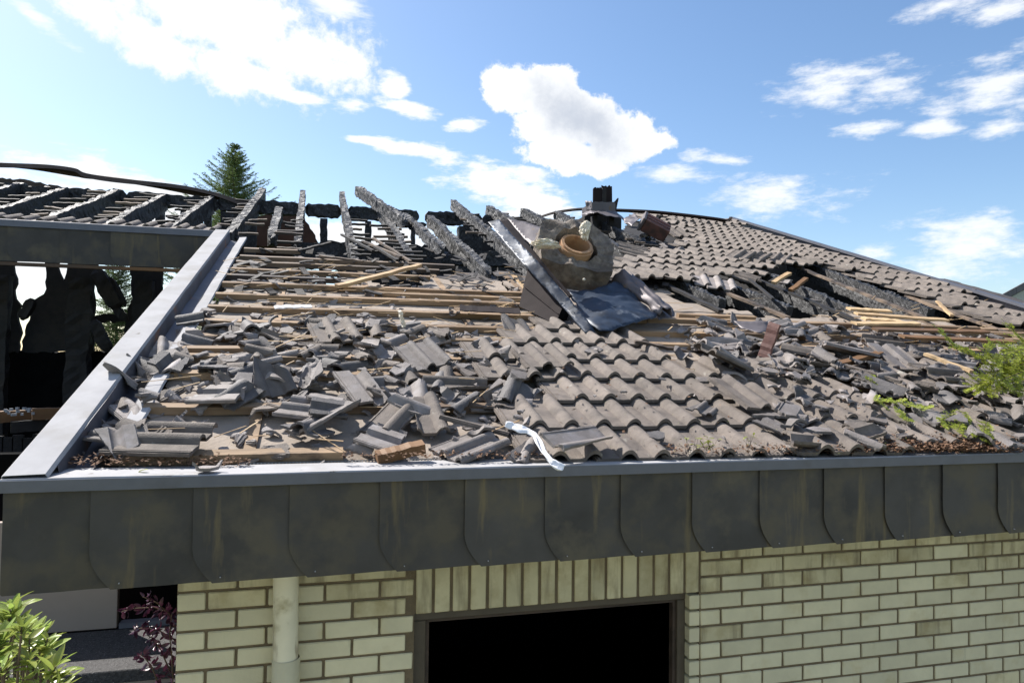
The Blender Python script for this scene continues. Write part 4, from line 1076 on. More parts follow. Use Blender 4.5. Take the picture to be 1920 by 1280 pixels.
for i, (a_, b_) in enumerate((((700, 447), (770, 490)), ((690, 455), (745, 488)), ((680, 452), (752, 482)), ((640, 440), (700, 470)), ((600, 480), (680, 490)), ((560, 470), (620, 455)), ((1290, 660), (1190, 640)), ((1400, 520), (1450, 560)))):
    loose('charred_stick', rn(*a_, -.02), rn(*b_, .03), .03, .02, M_CHARB if i % 2 else M_WOODD, ('charred stick lying in the burnt upper gap, %s of the crossed sticks' % ORD[i]) if i < 6 else ('dark stick at the right end of the intact patch' if i == 6 else 'dark stick beside the charred rafter gap'), 'stick', seed=40+i)
# straw-like splinters (uncountable)
b = MB()
for i in range(230):
    if i < 120: px, py = RS.uniform(400, 1000), RS.uniform(490, 640)
    elif i < 205: px, py = RS.uniform(1230, 1900), RS.uniform(560, 720)
    else: px, py = RS.uniform(250, 1000), RS.uniform(620, 840)
    x, s = px_roof(px, py, -.03); a_ = RS.gauss(0, .5); L = RS.uniform(.04, .28)
    p = rp(x, s, RS.uniform(-.05, .0)); q = p+EX*cos(a_)*L+ES*sin(a_)*L+EN*RS.uniform(-.01, .04)
    b.bar(p, q, RS.uniform(.002, .007), .003, EN, .001, 3, RS)
tag(b.build('wood_splinters', M_WOODF), 'thin pale wood splinters strewn over the battens', 'splinters', kind='stuff')
# dark charred scraps in the upper field
b = MB()
for i in range(210):
    if i < 110: px, py = RS.uniform(430, 1000), RS.uniform(470, 560)
    elif i < 190: px, py = RS.uniform(1180, 1500), RS.uniform(395, 540)
    else: px, py = RS.uniform(1400, 1900), RS.uniform(520, 620)
    if inpoly(px, py, PB) or py < 400+max(0, px-1200)*.30+45: continue
    x, s = px_roof(px, py, -.06); a_ = RS.uniform(0, 3.14); L = RS.uniform(.04, .2)
    p = rp(x, s, RS.uniform(-.08, -.03)); q = p+EX*cos(a_)*L+ES*sin(a_)*L+EN*RS.uniform(-.01, .04)
    b.bar(p, q, RS.uniform(.02, .07), RS.uniform(.004, .012), EN, .004, 2, RS)
tag(b.build('charred_scraps', M_CHARB), 'black charred scraps littering the upper part of the roof', 'charred debris', kind='stuff')

# ================================================================== FALLEN CHIMNEY
def sheet(name, outline, m_, label=None, cat=None, parent=None, crumple=.02, cscale=3., thick=.003, cuts=4, seed=0, inner=None, smooth=True):
    # outline: (px, py, Y) corner list of a bent metal sheet in space
    P = [at(x, y, Yv) for x, y, Yv in outline]
    bm = bmesh.new(); V = [bm.verts.new(p) for p in P]
    if inner:
        c = bm.verts.new(at(*inner)); n = len(V)
        for i in range(n): bm.faces.new((V[i], V[(i+1) % n], c))
    else:
        f = bm.faces.new(V); bm.normal_update(); bmesh.ops.triangulate(bm, faces=[f], ngon_method='BEAUTY')
    for _ in range(cuts):
        es = [e for e in bm.edges if e.calc_length() > .045]
        if not es: break
        bmesh.ops.subdivide_edges(bm, edges=es, cuts=1); bmesh.ops.triangulate(bm, faces=[f for f in bm.faces if len(f.verts) > 3])
    bm.normal_update()
    for v in bm.verts:
        q = v.co*cscale+Vector((seed*3.1, 0, 0)); a_ = noise.noise(q); r_ = abs(noise.noise(q*2.3+Vector((7, 0, 0))))
        v.co += v.normal*crumple*(a_+.8*(.3-r_))
        if v.is_boundary: v.co += Vector((noise.noise(v.co*14), noise.noise(v.co*14+Vector((5, 5, 5))), noise.noise(v.co*14+Vector((9, 1, 5)))))*crumple*.35
    bmesh.ops.solidify(bm, geom=bm.faces[:], thickness=thick)
    o = link(name, bm_mesh(name, bm, m_, smooth), None, parent)
    if smooth:
        for p_ in o.data.polygons: pass
    if label: tag(o, label, cat)
    return o
ch = empty('fallen_chimney', at(1078, 530, 5.7)); tag(ch, 'toppled round-holed concrete chimney block with clay flue lying on the roof', 'chimney')
axn = (R_*.30+U_*.95).normalized()*cos(radians(40))-F_*sin(radians(40)); axn.normalize()
ax1 = (R_-axn*R_.dot(axn)).normalized(); ax2 = axn.cross(ax1)          # ax2 points away from the camera
cb_ = at(1080, 463, 5.62)
def annulus(name, c, rin, rout, h, m_, parent, amp=.02, ns=64, nr=4, nh=9, square=.0, top=None, seed=0, sxk=1.):
    V = []; Fs = []
    # loop of profile points: inner bottom -> inner top -> outer top -> outer bottom
    prof = [(0, t/nh) for t in range(nh+1)]+[(r/nr, 1) for r in range(1, nr+1)]+[(1, 1-t/nh) for t in range(1, nh+1)]
    for i in range(ns):
        a_ = 2*pi*i/ns; ca, sa_ = cos(a_), sin(a_)
        sq = 1/max(abs(ca), abs(sa_))**square if square else 1
        tp = top(a_) if top else 0
        for (u, t) in prof:
            r_ = rin+(rout*sq-rin)*u; z = -h+(h+tp)*t
            p = Vector((ca*r_*sxk, sa_*r_, z))
            o_ = noise.noise(p*7+Vector((seed, 0, 0)))*amp+noise.noise(p*19+Vector((seed, 4, 0)))*amp*.5+noise.noise(p*45)*amp*.22
            k_ = 1 if u > 0 else .25
            p += Vector((ca*o_*k_, sa_*o_*k_, o_*(1. if t > .95 else .1)))
            V.append(c+ax1*p.x+ax2*p.y+axn*p.z)
    m2 = len(prof)
    for i in range(ns):
        for j in range(m2): Fs.append([i*m2+j, i*m2+(j+1) % m2, ((i+1) % ns)*m2+(j+1) % m2, ((i+1) % ns)*m2+j])
    me = mesh(name, V, Fs, m_, True); bm = bmesh.new(); bm.from_mesh(me); bmesh.ops.recalc_face_normals(bm, faces=bm.faces)
    for e in bm.edges:
        if len(e.link_faces) == 2 and e.calc_face_angle(0) > .7: e.smooth = False
    bm.to_mesh(me); bm.free()
    return link(name, me, None, parent)
def topf(a_):
    b_ = sin(a_)                                     # + = away from the camera
    return .10*max(0, b_)**2+.05*noise.noise(Vector((cos(a_)*3, sin(a_)*3, 2)))-.03*max(0, -b_)
annulus('concrete_block', cb_, .15, .25, .27, M_BLOCK, ch, sxk=1.3, amp=.026, ns=96, nr=6, nh=12, square=.75, top=topf, seed=3)
annulus('clay_flue', cb_+axn*.035, .112, .136, .28, M_CLAY, ch, amp=.003, ns=48, nr=2, nh=4, seed=8)
annulus('clay_collar', cb_+axn*.012, .135, .148, .06, M_CLAY, ch, amp=.006, ns=48, nr=1, nh=1, seed=9)
# dark plug so the flue is closed a little way down
b = MB(); b.prism([cb_-axn*.24+ax1*.2*cos(t*pi/8)+ax2*.2*sin(t*pi/8) for t in range(16)], axn*.02); b.build('flue_plug', M_CHARB, ch)
def lump(name, c, r, m_, parent=None, sc=(1, 1, 1), seed=0, amp=.35, sub=4):
    bm = bmesh.new(); bmesh.ops.create_icosphere(bm, subdivisions=sub, radius=1)
    for v in bm.verts:
        n_ = v.co.normalized(); q = n_*1.6+Vector((seed, 0, 0))
        k_ = 1+amp*noise.noise(q)+amp*.6*noise.noise(q*2.7)+amp*.35*noise.noise(q*7)
        v.co = Vector((n_.x*sc[0], n_.y*sc[1], n_.z*sc[2]))*k_*r
    bmesh.ops.translate(bm, vec=c, verts=bm.verts)
    return link(name, bm_mesh(name, bm, m_, True), None, parent)
lump('mineral_wool', at(1021, 458, 5.42), .085, M_WOOL, ch, (1.35, .9, .42), 3, amp=.45, sub=5)
lump('mineral_wool', at(1097, 433, 5.5), .062, M_WOOL, ch, (.62, .8, 1.15), 14, amp=.45, sub=5)
lump('mineral_wool', at(1100, 420, 5.5), .034, M_WOOL, ch, (1, .8, .8), 15, amp=.4, sub=4)
lump('pebble', at(1095, 524, 5.36), .012, M_WOOL, ch, (1, 1, 1), 6, sub=2)
# metal sheets around it
sheet('bent_flashing', [(915, 417, 6.35), (936, 413, 6.3), (966, 446, 5.85), (1008, 490, 5.3), (1068, 560, 4.98), (1110, 612, 4.7), (1116, 627, 4.66), (1098, 626, 4.68), (1052, 572, 4.98), (985, 500, 5.35)], M_BLUE, 'long blue-grey metal strip slanting down the left side of the toppled chimney', 'sheet metal', crumple=.012, seed=1)
sheet('bent_flashing', [(936, 413, 6.32), (952, 411, 6.38), (985, 452, 5.92), (1018, 492, 5.34), (1074, 556, 5.0), (1068, 560, 5.0), (1008, 490, 5.32), (966, 446, 5.87)], M_DARKM, 'narrow folded dark metal strip directly behind the long blue one', 'sheet metal', crumple=.006, seed=2)
sheet('violet_sheet', [(952, 411, 6.95), (985, 417, 6.8), (1046, 436, 6.4), (1062, 452, 6.2), (1000, 462, 6.3), (985, 450, 6.5)], M_PURP, 'smooth grey-violet metal sheet above the left of the clay flue', 'sheet metal', crumple=.008, seed=3)
bp = empty('chimney_cladding', at(1015, 600, 5.2)); tag(bp, 'dark box-like chimney cladding standing on the battens left of the blue sheet', 'cladding')
sheet('front_panel', [(990, 502, 5.75), (1056, 573, 5.05), (1041, 608, 4.95), (973, 574, 5.45)], M_DARKM, parent=bp, crumple=.004, seed=4, smooth=False)
sheet('side_void', [(1056, 573, 5.05), (1110, 590, 5.6), (1110, 618, 5.5), (1041, 608, 4.95)], M_SOOT_VOID, parent=bp, crumple=.004, seed=5, smooth=False)  # near-black sheet standing for the shaded void in the box side
sheet('folded_seam', [(982, 534, 5.58), (1050, 590, 4.99), (1049.3, 592, 4.985), (981, 536, 5.575)], M_DARKM, parent=bp, crumple=.0, seed=5, thick=.006)
sheet('blue_sheet', [(1066, 548, 5.3), (1110, 542, 5.35), (1150, 532, 5.5), (1166, 526, 5.6), (1178, 545, 5.35), (1200, 562, 5.2), (1233, 582, 5.0), (1232, 590, 4.95), (1190, 605, 4.8), (1140, 624, 4.68), (1122, 621, 4.7), (1098, 604, 4.85)], M_BLUE, 'crumpled dark blue metal sheet with pale flaked patches below the toppled chimney', 'sheet metal', crumple=.035, cscale=2.5, seed=6, inner=(1140, 575, 5.02))
# curled sheet right of it
def curl():
    V = []; Fs = []; n = 14; m2 = 18
    for i in range(n+1):
        t = i/n; cpx = 1168+(1250-1168)*t; cpy = 528+(588-528)*t; Yc = 5.55-.55*t
        c = at(cpx, cpy, Yc); r_ = .07*(1-.6*t)+.012
        for j in range(m2+1):
            a_ = -.5+j/m2*4.0; rr_ = r_*(1+.22*j/m2)+.035*noise.noise(Vector((t*5, a_*1.6, 1)))
            V.append(c+R_*cos(a_)*rr_*1.0+U_*sin(a_)*rr_-F_*.3*rr_*sin(a_))
    for i in range(n):
        for j in range(m2): Fs.append([i*(m2+1)+j, i*(m2+1)+j+1, (i+1)*(m2+1)+j+1, (i+1)*(m2+1)+j])
    me = mesh('curled_sheet', V, Fs, M_PURP, True); bm = bmesh.new(); bm.from_mesh(me); bmesh.ops.solidify(bm, geom=bm.faces[:], thickness=.003); bm.to_mesh(me); bm.free()
    tag(link('curled_sheet', me), 'grey-violet metal sheet curled into a cone right of the blue sheet', 'sheet metal')
curl()
sheet('torn_sheet', [(1180, 510, 5.7), (1200, 530, 5.6), (1262, 580, 5.15), (1266, 590, 5.05), (1236, 596, 4.98), (1205, 560, 5.35)], M_PURP, 'torn metal scrap trailing right from the curled cone', 'sheet metal', crumple=.03, seed=8)
sheet('rolled_scrap', [(1375, 600, 5.0), (1398, 598, 4.95), (1440, 603, 4.9), (1440, 622, 4.8), (1425, 628, 4.75), (1390, 612, 4.9)], M_PURP, 'smooth folded metal scrap left of the red-brown upright board', 'sheet metal', crumple=.03, seed=9)

# ================================================================== RIDGE CHIMNEY REMAINS
YC = YRG-.4
cr = empty('ridge_vent_remains', at(1128, 405, YC)); tag(cr, 'burnt stump of a metal clad chimney on the ridge', 'chimney stump')
def bxpx(x0, y0, x1, y1, Yv, d, name, m_, parent, jag=0, seed=0):
    r = random.Random(seed); P = [(x0, y1), (x1, y1)]
    n = 7
    for i in range(n+1): P.append((x1+(x0-x1)*i/n+r.uniform(-1, 1)*jag*.3, y0+r.uniform(-1, 1)*jag))
    b_ = MB(); b_.prism([at(x, y, Yv) for x, y in P], (0, d, 0)); return b_.build(name, m_, parent)
bxpx(1110, 379, 1154, 398, YC-.25, .45, 'base', M_PURP, cr, 1, 1)
bxpx(1112, 352, 1128, 379, YC-.22, .02, 'upright_sheet', M_DARKM, cr, 2, 2); bxpx(1128, 349, 1148, 379, YC-.1, .02, 'upright_sheet', M_DARKM, cr, 2.5, 3)
bxpx(1130, 353, 1137, 379, YC-.24, .02, 'upright_sheet', M_CHARB, cr, 1, 4)
sheet('flared_sheet', [(1150, 380, YC-.2), (1158, 371, YC), (1160, 372, YC+.1), (1155, 396, YC)], M_DARKM, parent=cr, crumple=.01)
sheet('corner_sheet', [(1097, 377, YC-.1), (1109, 376, YC-.2), (1110, 396, YC-.25), (1098, 394, YC-.1)], M_PURP, parent=cr, crumple=.02)
sheet('skirt', [(1090, 402, YC-.3), (1108, 394, YC-.35), (1156, 396, YC-.35), (1178, 416, YC-.5), (1160, 408, YC-.6), (1120, 401, YC-.7)], M_PURP, parent=cr, crumple=.03)
bxpx(1096, 404, 1165, 440, YC-.2, .5, 'charred_core', M_CHARB, cr, 2, 6)
bxpx(1112, 405, 1120, 440, YC-.45, .1, 'leg', M_CHARB, cr, 1, 7); bxpx(1143, 405, 1152, 440, YC-.45, .1, 'leg', M_CHARB, cr, 1, 8)

# rusty red box
rb_ = empty('red_vent_box', rn(1232, 445, 0)); tag(rb_, 'rusty red metal box tipped over on the tiles near the ridge', 'vent box')
xr_, sr_ = px_roof(1228, 436, .05)
Mb = roofM(xr_, sr_, .12, radians(-28), radians(18), radians(22)) @ Matrix.Scale(.8, 4)
b = MB(); b.box(Mb, (-.24, -.15, -.13), (.24, .15, .13)); b.build('body', M_RED, rb_, bevel=.012)
b = MB(); b.box(Mb, (-.30, -.16, -.14), (-.242, .16, .14)); b.build('end_flange', M_PURP, rb_, bevel=.01)
for i in (-.07, .04): 
    b = MB(); b.box(Mb, (-.235, i, .131), (.235, i+.015, .142)); b.build('rib', M_RED, rb_)
xr_, sr_ = px_roof(1276, 438, .05)
hero(full_w, 1268, 436, 6, 14, 0, 'tile raised beside the rusty red box', lift=.10)
sheet('lead_scrap', [(1170, 410, YRG-1.0), (1190, 400, YRG-.9), (1200, 412, YRG-1.4), (1185, 424, YRG-1.6), (1170, 418, YRG-1.3)], M_PURP, 'crumpled grey metal scrap between ridge stump and red box', 'sheet metal', crumple=.04, seed=12)
# standing tiles on the right field
for i, (px, py, yw, lab) in enumerate(((1385, 478, -55, 'left'), (1415, 480, -58, 'middle'), (1455, 482, -50, 'right'))):
    hero(full_w, px, py, yw, 18, 0, 'slipped tile rising diagonally above the rafter gap, %s one of three' % lab, lift=.06)
for i, (px, py, yw, lab) in enumerate(((1325, 520, -20, 'left of the two ribbed tiles hanging over the rafter gap'), (1350, 526, -24, 'right of the two ribbed tiles hanging over the rafter gap'), (1392, 512, 40, 'tile with a bright barrel lying over the rafter gap'), (1188, 462, 60, 'tile lying askew below the rusty red box'), (1195, 470, 50, 'tile rolled beside the fallen chimney block'))):
    hero(full_t if i < 2 else threeq, px, py, yw, 6, 0, lab, lift=.06)

# ================================================================== WHITE CLOTH
pts = [(948, 800), (962, 801), (975, 806), (990, 808), (1003, 815), (1010, 826), (1018, 838), (1026, 848), (1036, 857), (1050, 861), (1062, 862)]
V = []; Fs = []; P = []
for i in range(len(pts)-1):
    for j in range(5):
        t = j/5; P.append((pts[i][0]+(pts[i+1][0]-pts[i][0])*t, pts[i][1]+(pts[i+1][1]-pts[i][1])*t))
nw = 10
for i, (px, py) in enumerate(P):
    t = i/len(P); x, s = px_roof(px, py, .07); nn = .085-.05*t
    w_ = .017+.011*sin(i*.17)**2
    for j in range(nw+1):
        u = j/nw-.5
        V.append(rp(x+u*w_*1.2, s+u*w_*1.8, nn+.010*noise.noise(Vector((i*.16, u*4, 0)))+.007*cos(u*8+i*.12)))
for i in range(len(P)-1):
    for j in range(nw): Fs.append([i*(nw+1)+j, i*(nw+1)+j+1, (i+1)*(nw+1)+j+1, (i+1)*(nw+1)+j])
me = mesh('white_cloth', V, Fs, M_CLOTH, True); bm = bmesh.new(); bm.from_mesh(me); bmesh.ops.solidify(bm, geom=bm.faces[:], thickness=.003); bm.to_mesh(me); bm.free()
tag(link('white_cloth', me), 'crumpled strip of white cloth trailing over the eave tiles onto the trim', 'cloth')

# ================================================================== BURNT RECESS AT LEFT
YB = 9.6
br_ = empty('burnt_recess', at(100, 700, YB)); tag(br_, 'blackened rear wall of the burnt-out recess under the upper fascia', 'burnt wall')
def jag(pts, Yv, th, m_, seed, name='wall_panel', wob=3, step=9): return jagpanel(name, pts, Yv, th, m_, br_, wob, seed, step)
jag([(-400, 428), (32, 428), (28, 500), (30, 530), (26, 552), (38, 574), (33, 592), (40, 615), (36, 660), (-400, 660)], YB, .05, M_CHARB, 1)
jag([(84, 428), (104, 428), (112, 512), (120, 524), (128, 500), (130, 428), (182, 428), (180, 512), (172, 520), (170, 560), (176, 620), (178, 660), (40, 660), (46, 620), (56, 592), (62, 570), (82, 548), (88, 520), (84, 500)], YB, .05, M_CHARB, 2)
jag([(244, 428), (306, 428), (302, 560), (298, 660), (228, 660), (233, 630), (236, 600), (246, 560), (244, 520)], YB, .05, M_CHARB, 3)
jag([(-400, 659), (640, 659), (640, 900), (-400, 900)], YB+.02, .25, M_SOOT_VOID, 4)
jag([(174, 590), (236, 590), (232, 604), (176, 602)], YB+.3, .1, M_CHARB, 8)
for a_, b_, w in (((180, 505), (222, 580), .16), ((205, 520), (236, 575), .08), ((62, 560), (40, 600), .1), ((176, 600), (205, 660), .14), ((212, 575), (240, 600), .1)):
    charbeam('charred_strut', at(*a_, YB-.3), at(*b_, YB-.3), w, w, br_, seed=int(a_[0]), up=Vector((0, 1, 0)), ring=.05, ends=(.3, .3), m_=M_CHARB)
for px, w in ((150, .26), (270, .22), (0, .2), (-120, .3)):
    charbeam('charred_post', Vector((at(px, 600, YB-.25).x, YB-.25, 1.6)), Vector((at(px, 600, YB-.25).x, YB-.25, ZUB+.0)), w, w*.7, br_, seed=px+500, up=Vector((0, 1, 0)), ring=.07, ends=(0, 0), amp=.02, m_=M_CHARB)
b = MB(); b.box(I4, (-7, 3.9, 1.5), (XL-.01, YB+.3, 1.62)); b.build('recess_floor', M_SOOT_VOID, br_)
for i, (a_, b_) in enumerate((((-20, 782), (75, 778)), ((60, 776), (190, 772)), ((20, 800), (150, 792)))):
    p_, q_ = at(*a_, 7.2), at(*b_, 7.4); loose('fallen_lintel', p_, q_, .1, .1, M_STRAP if i < 2 else M_CHARB, ['scorched orange timber in the dark recess, left one', 'scorched orange timber in the dark recess, right one', 'black timber below the scorched orange ones'][i], 'timber', up=uz, seed=60+i)
b = MB()
for i in range(16):
    x_ = at(-40+i*19, 860, 7.4).x; b.box(I4, (x_, 7.45, 1.62), (x_+.09, 7.48, 2.45+.03*sin(i*3)))
o = b.build('charred_board_fence', M_CHARB); tag(o, 'row of charred upright boards in the dark recess at left', 'boarding')
# small things glinting: lamp glass shards
b = MB()
for i in range(14):
    p_ = at(8+i*4+RS.uniform(-3, 3), 772+RS.uniform(-8, 8), 7.15); b.box(Matrix.Translation(p_) @ Matrix.Rotation(i, 4, 'Z'), (-.012, -.01, -.012), (.012, .01, .01))
tag(b.build('glass_shards', M_ZINCL), 'glinting broken glass on the dark recess beam', 'glass shards', kind='stuff')

# ================================================================== LOWER LEFT: panel, ledge, steps
pl = empty('entrance_ledge', (-1.5, 3.9, 1.2)); tag(pl, 'washed aggregate ledge and step under the fascia at lower left', 'ledge')
zl = CZ-1.49
b = MB(); b.box(I4, (-4.5, 3.74, zl-.06), (XL-.01, 4.30, zl)); b.build('upper_slab', M_TERR, pl, bevel=.004)
b = MB(); b.box(I4, (-4.5, 3.755, zl-.085), (XL-.01, 4.30, zl-.061)); b.build('mortar_bed', M_BEIGE, pl)
b = MB(); b.box(I4, (-4.5, 3.38, zl-.22), (XL-.01, 3.752, zl-.12)); b.build('lower_slab', M_TERR, pl, bevel=.004)
b = MB(); b.box(I4, (-4.5, 3.40, 0), (XL-.02, 3.85, zl-.222)); b.build('plinth', M_CHARB, pl)
b = MB(); b.box(I4, (-4.5, 4.32, zl), (-1.105, 4.36, zl+.6)); o = b.build('beige_panel', M_BEIGE, bevel=.003); tag(o, 'flat beige painted panel under the fascia at lower left', 'panel')
b = MB(); b.box(I4, (-4.5, 4.9, 0), (XL-.01, 5.0, 2.6)); b.box(I4, (XL-.03, 3.66, 1.5), (XL-.008, 5.0, 2.6)); b.build('niche_back', M_SOOT_VOID, pl)
b = MB(); b.box(I4, (-1.09, 4.30, zl+.002), (XL-.03, 4.36, zl+.03)); b.build('threshold', M_ZINCB, pl)

# ================================================================== PLANTS
def leafmesh(name, L, w, m_, fold=.25, bend=.2, seg=5):
    V = []; Fs = []
    for i in range(seg+1):
        t = i/seg; ww = w*sin(pi*min(1, t*.93+.04))**.8*(1-.15*t); z = bend*L*t*t*-1; yv = L*t
        V += [Vector((-ww/2, yv, z+ww*fold*.5)), Vector((0, yv, z)), Vector((ww/2, yv, z+ww*fold*.5))]
    for i in range(seg):
        for j in range(2): Fs.append([i*3+j, i*3+j+1, i*3+4+j, i*3+3+j])
    return mesh(name, V, Fs, m_, True)
def look(dirv, roll=0):
    z = Vector((0, 0, 1)) if abs(dirv.z) < .95 else Vector((1, 0, 0))
    y = dirv.normalized(); x = y.cross(z).normalized(); zz = x.cross(y)
    return Matrix((x, y, zz)).transposed().to_4x4() @ Matrix.Rotation(roll, 4, 'Y')
rp_ = random.Random(5)
rh = empty('rhododendron', at(40, 1290, 2.7)); tag(rh, 'leafy green shrub with glossy oval leaves at the lower left corner', 'shrub')
lv = [leafmesh('leaf',   .062*k_, .025*k_, M_LEAF, .3, bnd) for k_, bnd in ((.8, .15), (1, .3), (1.15, .05), (.65, .1))]
st = MB(); root = at(0, 1450, 2.3); leaves = []
tips = []
for i in range(84):
    for _ in range(40):
        px = rp_.uniform(-70, 165); py = rp_.uniform(1128, 1330); 
        if py < 1128+max(0, (px-25))*1.05 or (px < 15 and py < 1150): continue
        if px > 150 and py > 1250: continue
        break
    Yv = rp_.uniform(2.0, 2.55); tips.append(at(px, py, Yv))
for tp in tips:
    d = (tp-root).normalized(); d = (d+Vector((rp_.uniform(-.3, .3), rp_.uniform(-.3, .3), .6))).normalized()
    st.tube([tp-d*.22+Vector((0, 0, -.05)), tp-d*.1, tp], [.004, .003, .0022], 5)
    n_ = rp_.randint(6, 9); a0_ = rp_.uniform(0, 6)
    bx_ = d.cross(Vector((.3, .8, .1))).normalized(); by_ = d.cross(bx_)
    for k_ in range(n_):
        a_ = a0_+k_*2.4; op = rp_.uniform(.45, 1.15)
        dv_ = d*cos(op)+(bx_*cos(a_)+by_*sin(a_))*sin(op)
        leaves.append((rp_.choice(lv), Matrix.Translation(tp-d*rp_.uniform(0, .03)) @ look(dv_, rp_.uniform(-.5, .5)) @ Matrix.Scale(rp_.uniform(.7, 1.1), 4)))
st.tube([root-Vector((0, 0, 1.5)), root], [.02, .015], 6)
st.build('stem', M_STEM, rh)
leaves.sort(key=lambda l: (l[1].translation-CAM).length)
vis = [l for l in leaves if -10 < to_px(l[1].translation)[0] < 1930 and to_px(l[1].translation)[1] < 1290]
hid = [l for l in leaves if l not in vis]
for me, M in vis[:300]: link('leaf', me, M, rh)
tag(link('inner_leaves', joined('inner_leaves', vis[300:]+hid, M_LEAF), None, rh), kind='stuff')
# purple shrub
pu_ = empty('purple_leaved_shrub', at(300, 1290, 3.75)); tag(pu_, 'thin shrub with dark purple leaves in front of the black niche', 'shrub')
st = MB(); pl_ = leafmesh('leaf', .034, .017, M_PURPLE, .4, .3); allp = []
for path in ([(330, 1180), (318, 1150), (295, 1130), (268, 1118)], [(330, 1200), (300, 1182), (270, 1176), (250, 1180)], [(325, 1290), (322, 1230), (318, 1190), (322, 1150)], [(300, 1290), (285, 1250), (270, 1230), (262, 1225)], [(320, 1260), (300, 1215), (285, 1195), (276, 1190)], [(318, 1150), (290, 1138), (250, 1140), (228, 1146)]):
    P = [at(x, y, 3.62-.05*i) for i, (x, y) in enumerate(path)]; st.tube(P, [.004, .003, .0025, .0015], 5)
    for i in range(3):
        for j in range(7):
            c = P[i].lerp(P[i+1], j/7)
            for q_ in range(2):
                d = Vector((rp_.gauss(0, 1), rp_.gauss(0, .7), rp_.gauss(0, .8))).normalized(); allp.append((pl_, Matrix.Translation(c+d*.008) @ look(d, rp_.uniform(0, 3)) @ Matrix.Scale(rp_.uniform(.6, 1.2), 4)))
st.build('stem', M_STEM, pu_)
for me, M in allp: link('leaf', me, M, pu_)
# conifer sprigs
def sprig(name, mains, parent, m_=M_NEEDLE, tw=.10, nl=.021, dens=1.3, seed=0, thick=.004):
    r = random.Random(seed); st = MB(); nd = MB()
    def needles(p, q, n):
        d = (q-p).normalized(); sx = d.cross(Vector((.1, -.5, 1))).normalized(); u = sx.cross(d)
        for i in range(n):
            t = (i+.5)/n; c = p.lerp(q, t); sd_ = 1 if i % 2 else -1
            v = (sx*sd_*r.uniform(.7, 1)+d*r.uniform(.4, .8)+u*r.uniform(-.3, .6)).normalized(); L = nl*r.uniform(.7, 1.15)*(1-.4*t*t); w_ = u.cross(v).normalized()*.002
            if w_.length < 1e-5: w_ = sx*.002
            k_ = len(nd.v); nd.v += [c-w_, c+v*L*.6-w_*1.3, c+v*L, c+v*L*.6+w_*1.3, c+w_]; nd.f.append([k_, k_+1, k_+2, k_+3, k_+4])
    for path in mains:
        st.tube(path, [thick*(1-.7*i/(len(path)-1)) for i in range(len(path))], 5)
        for i in range(len(path)-1):
            a_, b_ = path[i], path[i+1]; L = (b_-a_).length; d = (b_-a_).normalized(); sx = d.cross(Vector((.2, -.6, .9))).normalized()
            n = max(2, int(L/.022*dens))
            for j in range(n):
                c = a_.lerp(b_, j/n); sd_ = 1 if j % 2 else -1
                v = (sx*sd_*r.uniform(.6, 1)+d*r.uniform(.6, 1.1)+Vector((r.uniform(-.3, .3), r.uniform(-.3, .3), r.uniform(-.35, .25)))).normalized(); l2 = tw*r.uniform(.4, 1.1)
                st.tube([c, c+v*l2], [.0012, .0007], 3); needles(c, c+v*l2, int(l2/.0028))
                if r.random() < .6:
                    v2 = (v+sx*r.uniform(-.9, .9)+Vector((0, 0, r.uniform(-.3, .3)))).normalized(); c2 = c+v*l2*.5; needles(c2, c2+v2*l2*.5, int(l2/.005)); st.tube([c2, c2+v2*l2*.5], [.001, .0006], 3)
            needles(a_, b_, int(L/.004))
    st.build('stem', M_STEM, parent); o = nd.build('needles', m_, parent); tag(o, kind='stuff')
cf = empty('conifer_branch', at(1990, 720, 3.3)); tag(cf, 'bright green conifer branch reaching in from the right edge over the rubble', 'branch')
def pp(*l): return [at(x, y, Yv) for x, y, Yv in l]
sprig('c', [pp((2000, 640, 3.4), (1920, 668, 3.35), (1850, 672, 3.3), (1795, 655, 3.28), (1762, 618, 3.28)), pp((1990, 690, 3.35), (1920, 690, 3.3), (1860, 685, 3.25), (1800, 650, 3.2)),
            pp((2000, 720, 3.3), (1930, 715, 3.25), (1870, 715, 3.2), (1815, 722, 3.2)), pp((1980, 640, 3.4), (1940, 650, 3.4), (1910, 632, 3.38), (1895, 612, 3.36)), pp((1990, 655, 3.25), (1935, 652, 3.2), (1895, 660, 3.18), (1860, 678, 3.16)), pp((1990, 730, 3.2), (1930, 735, 3.18), (1885, 728, 3.16), (1850, 735, 3.15)), pp((1960, 680, 3.2), (1910, 700, 3.18), (1870, 715, 3.15), (1835, 705, 3.12)), pp((1970, 630, 3.4), (1930, 640, 3.36), (1900, 650, 3.34)), pp((1930, 700, 3.3), (1880, 690, 3.25), (1850, 660, 3.22), (1860, 640, 3.22)), pp((1960, 660, 3.3), (1915, 672, 3.3), (1880, 650, 3.3)),
            pp((1960, 670, 3.3), (1900, 688, 3.28), (1850, 700, 3.24), (1835, 738, 3.24))], cf, tw=.095, seed=1, dens=1.15)
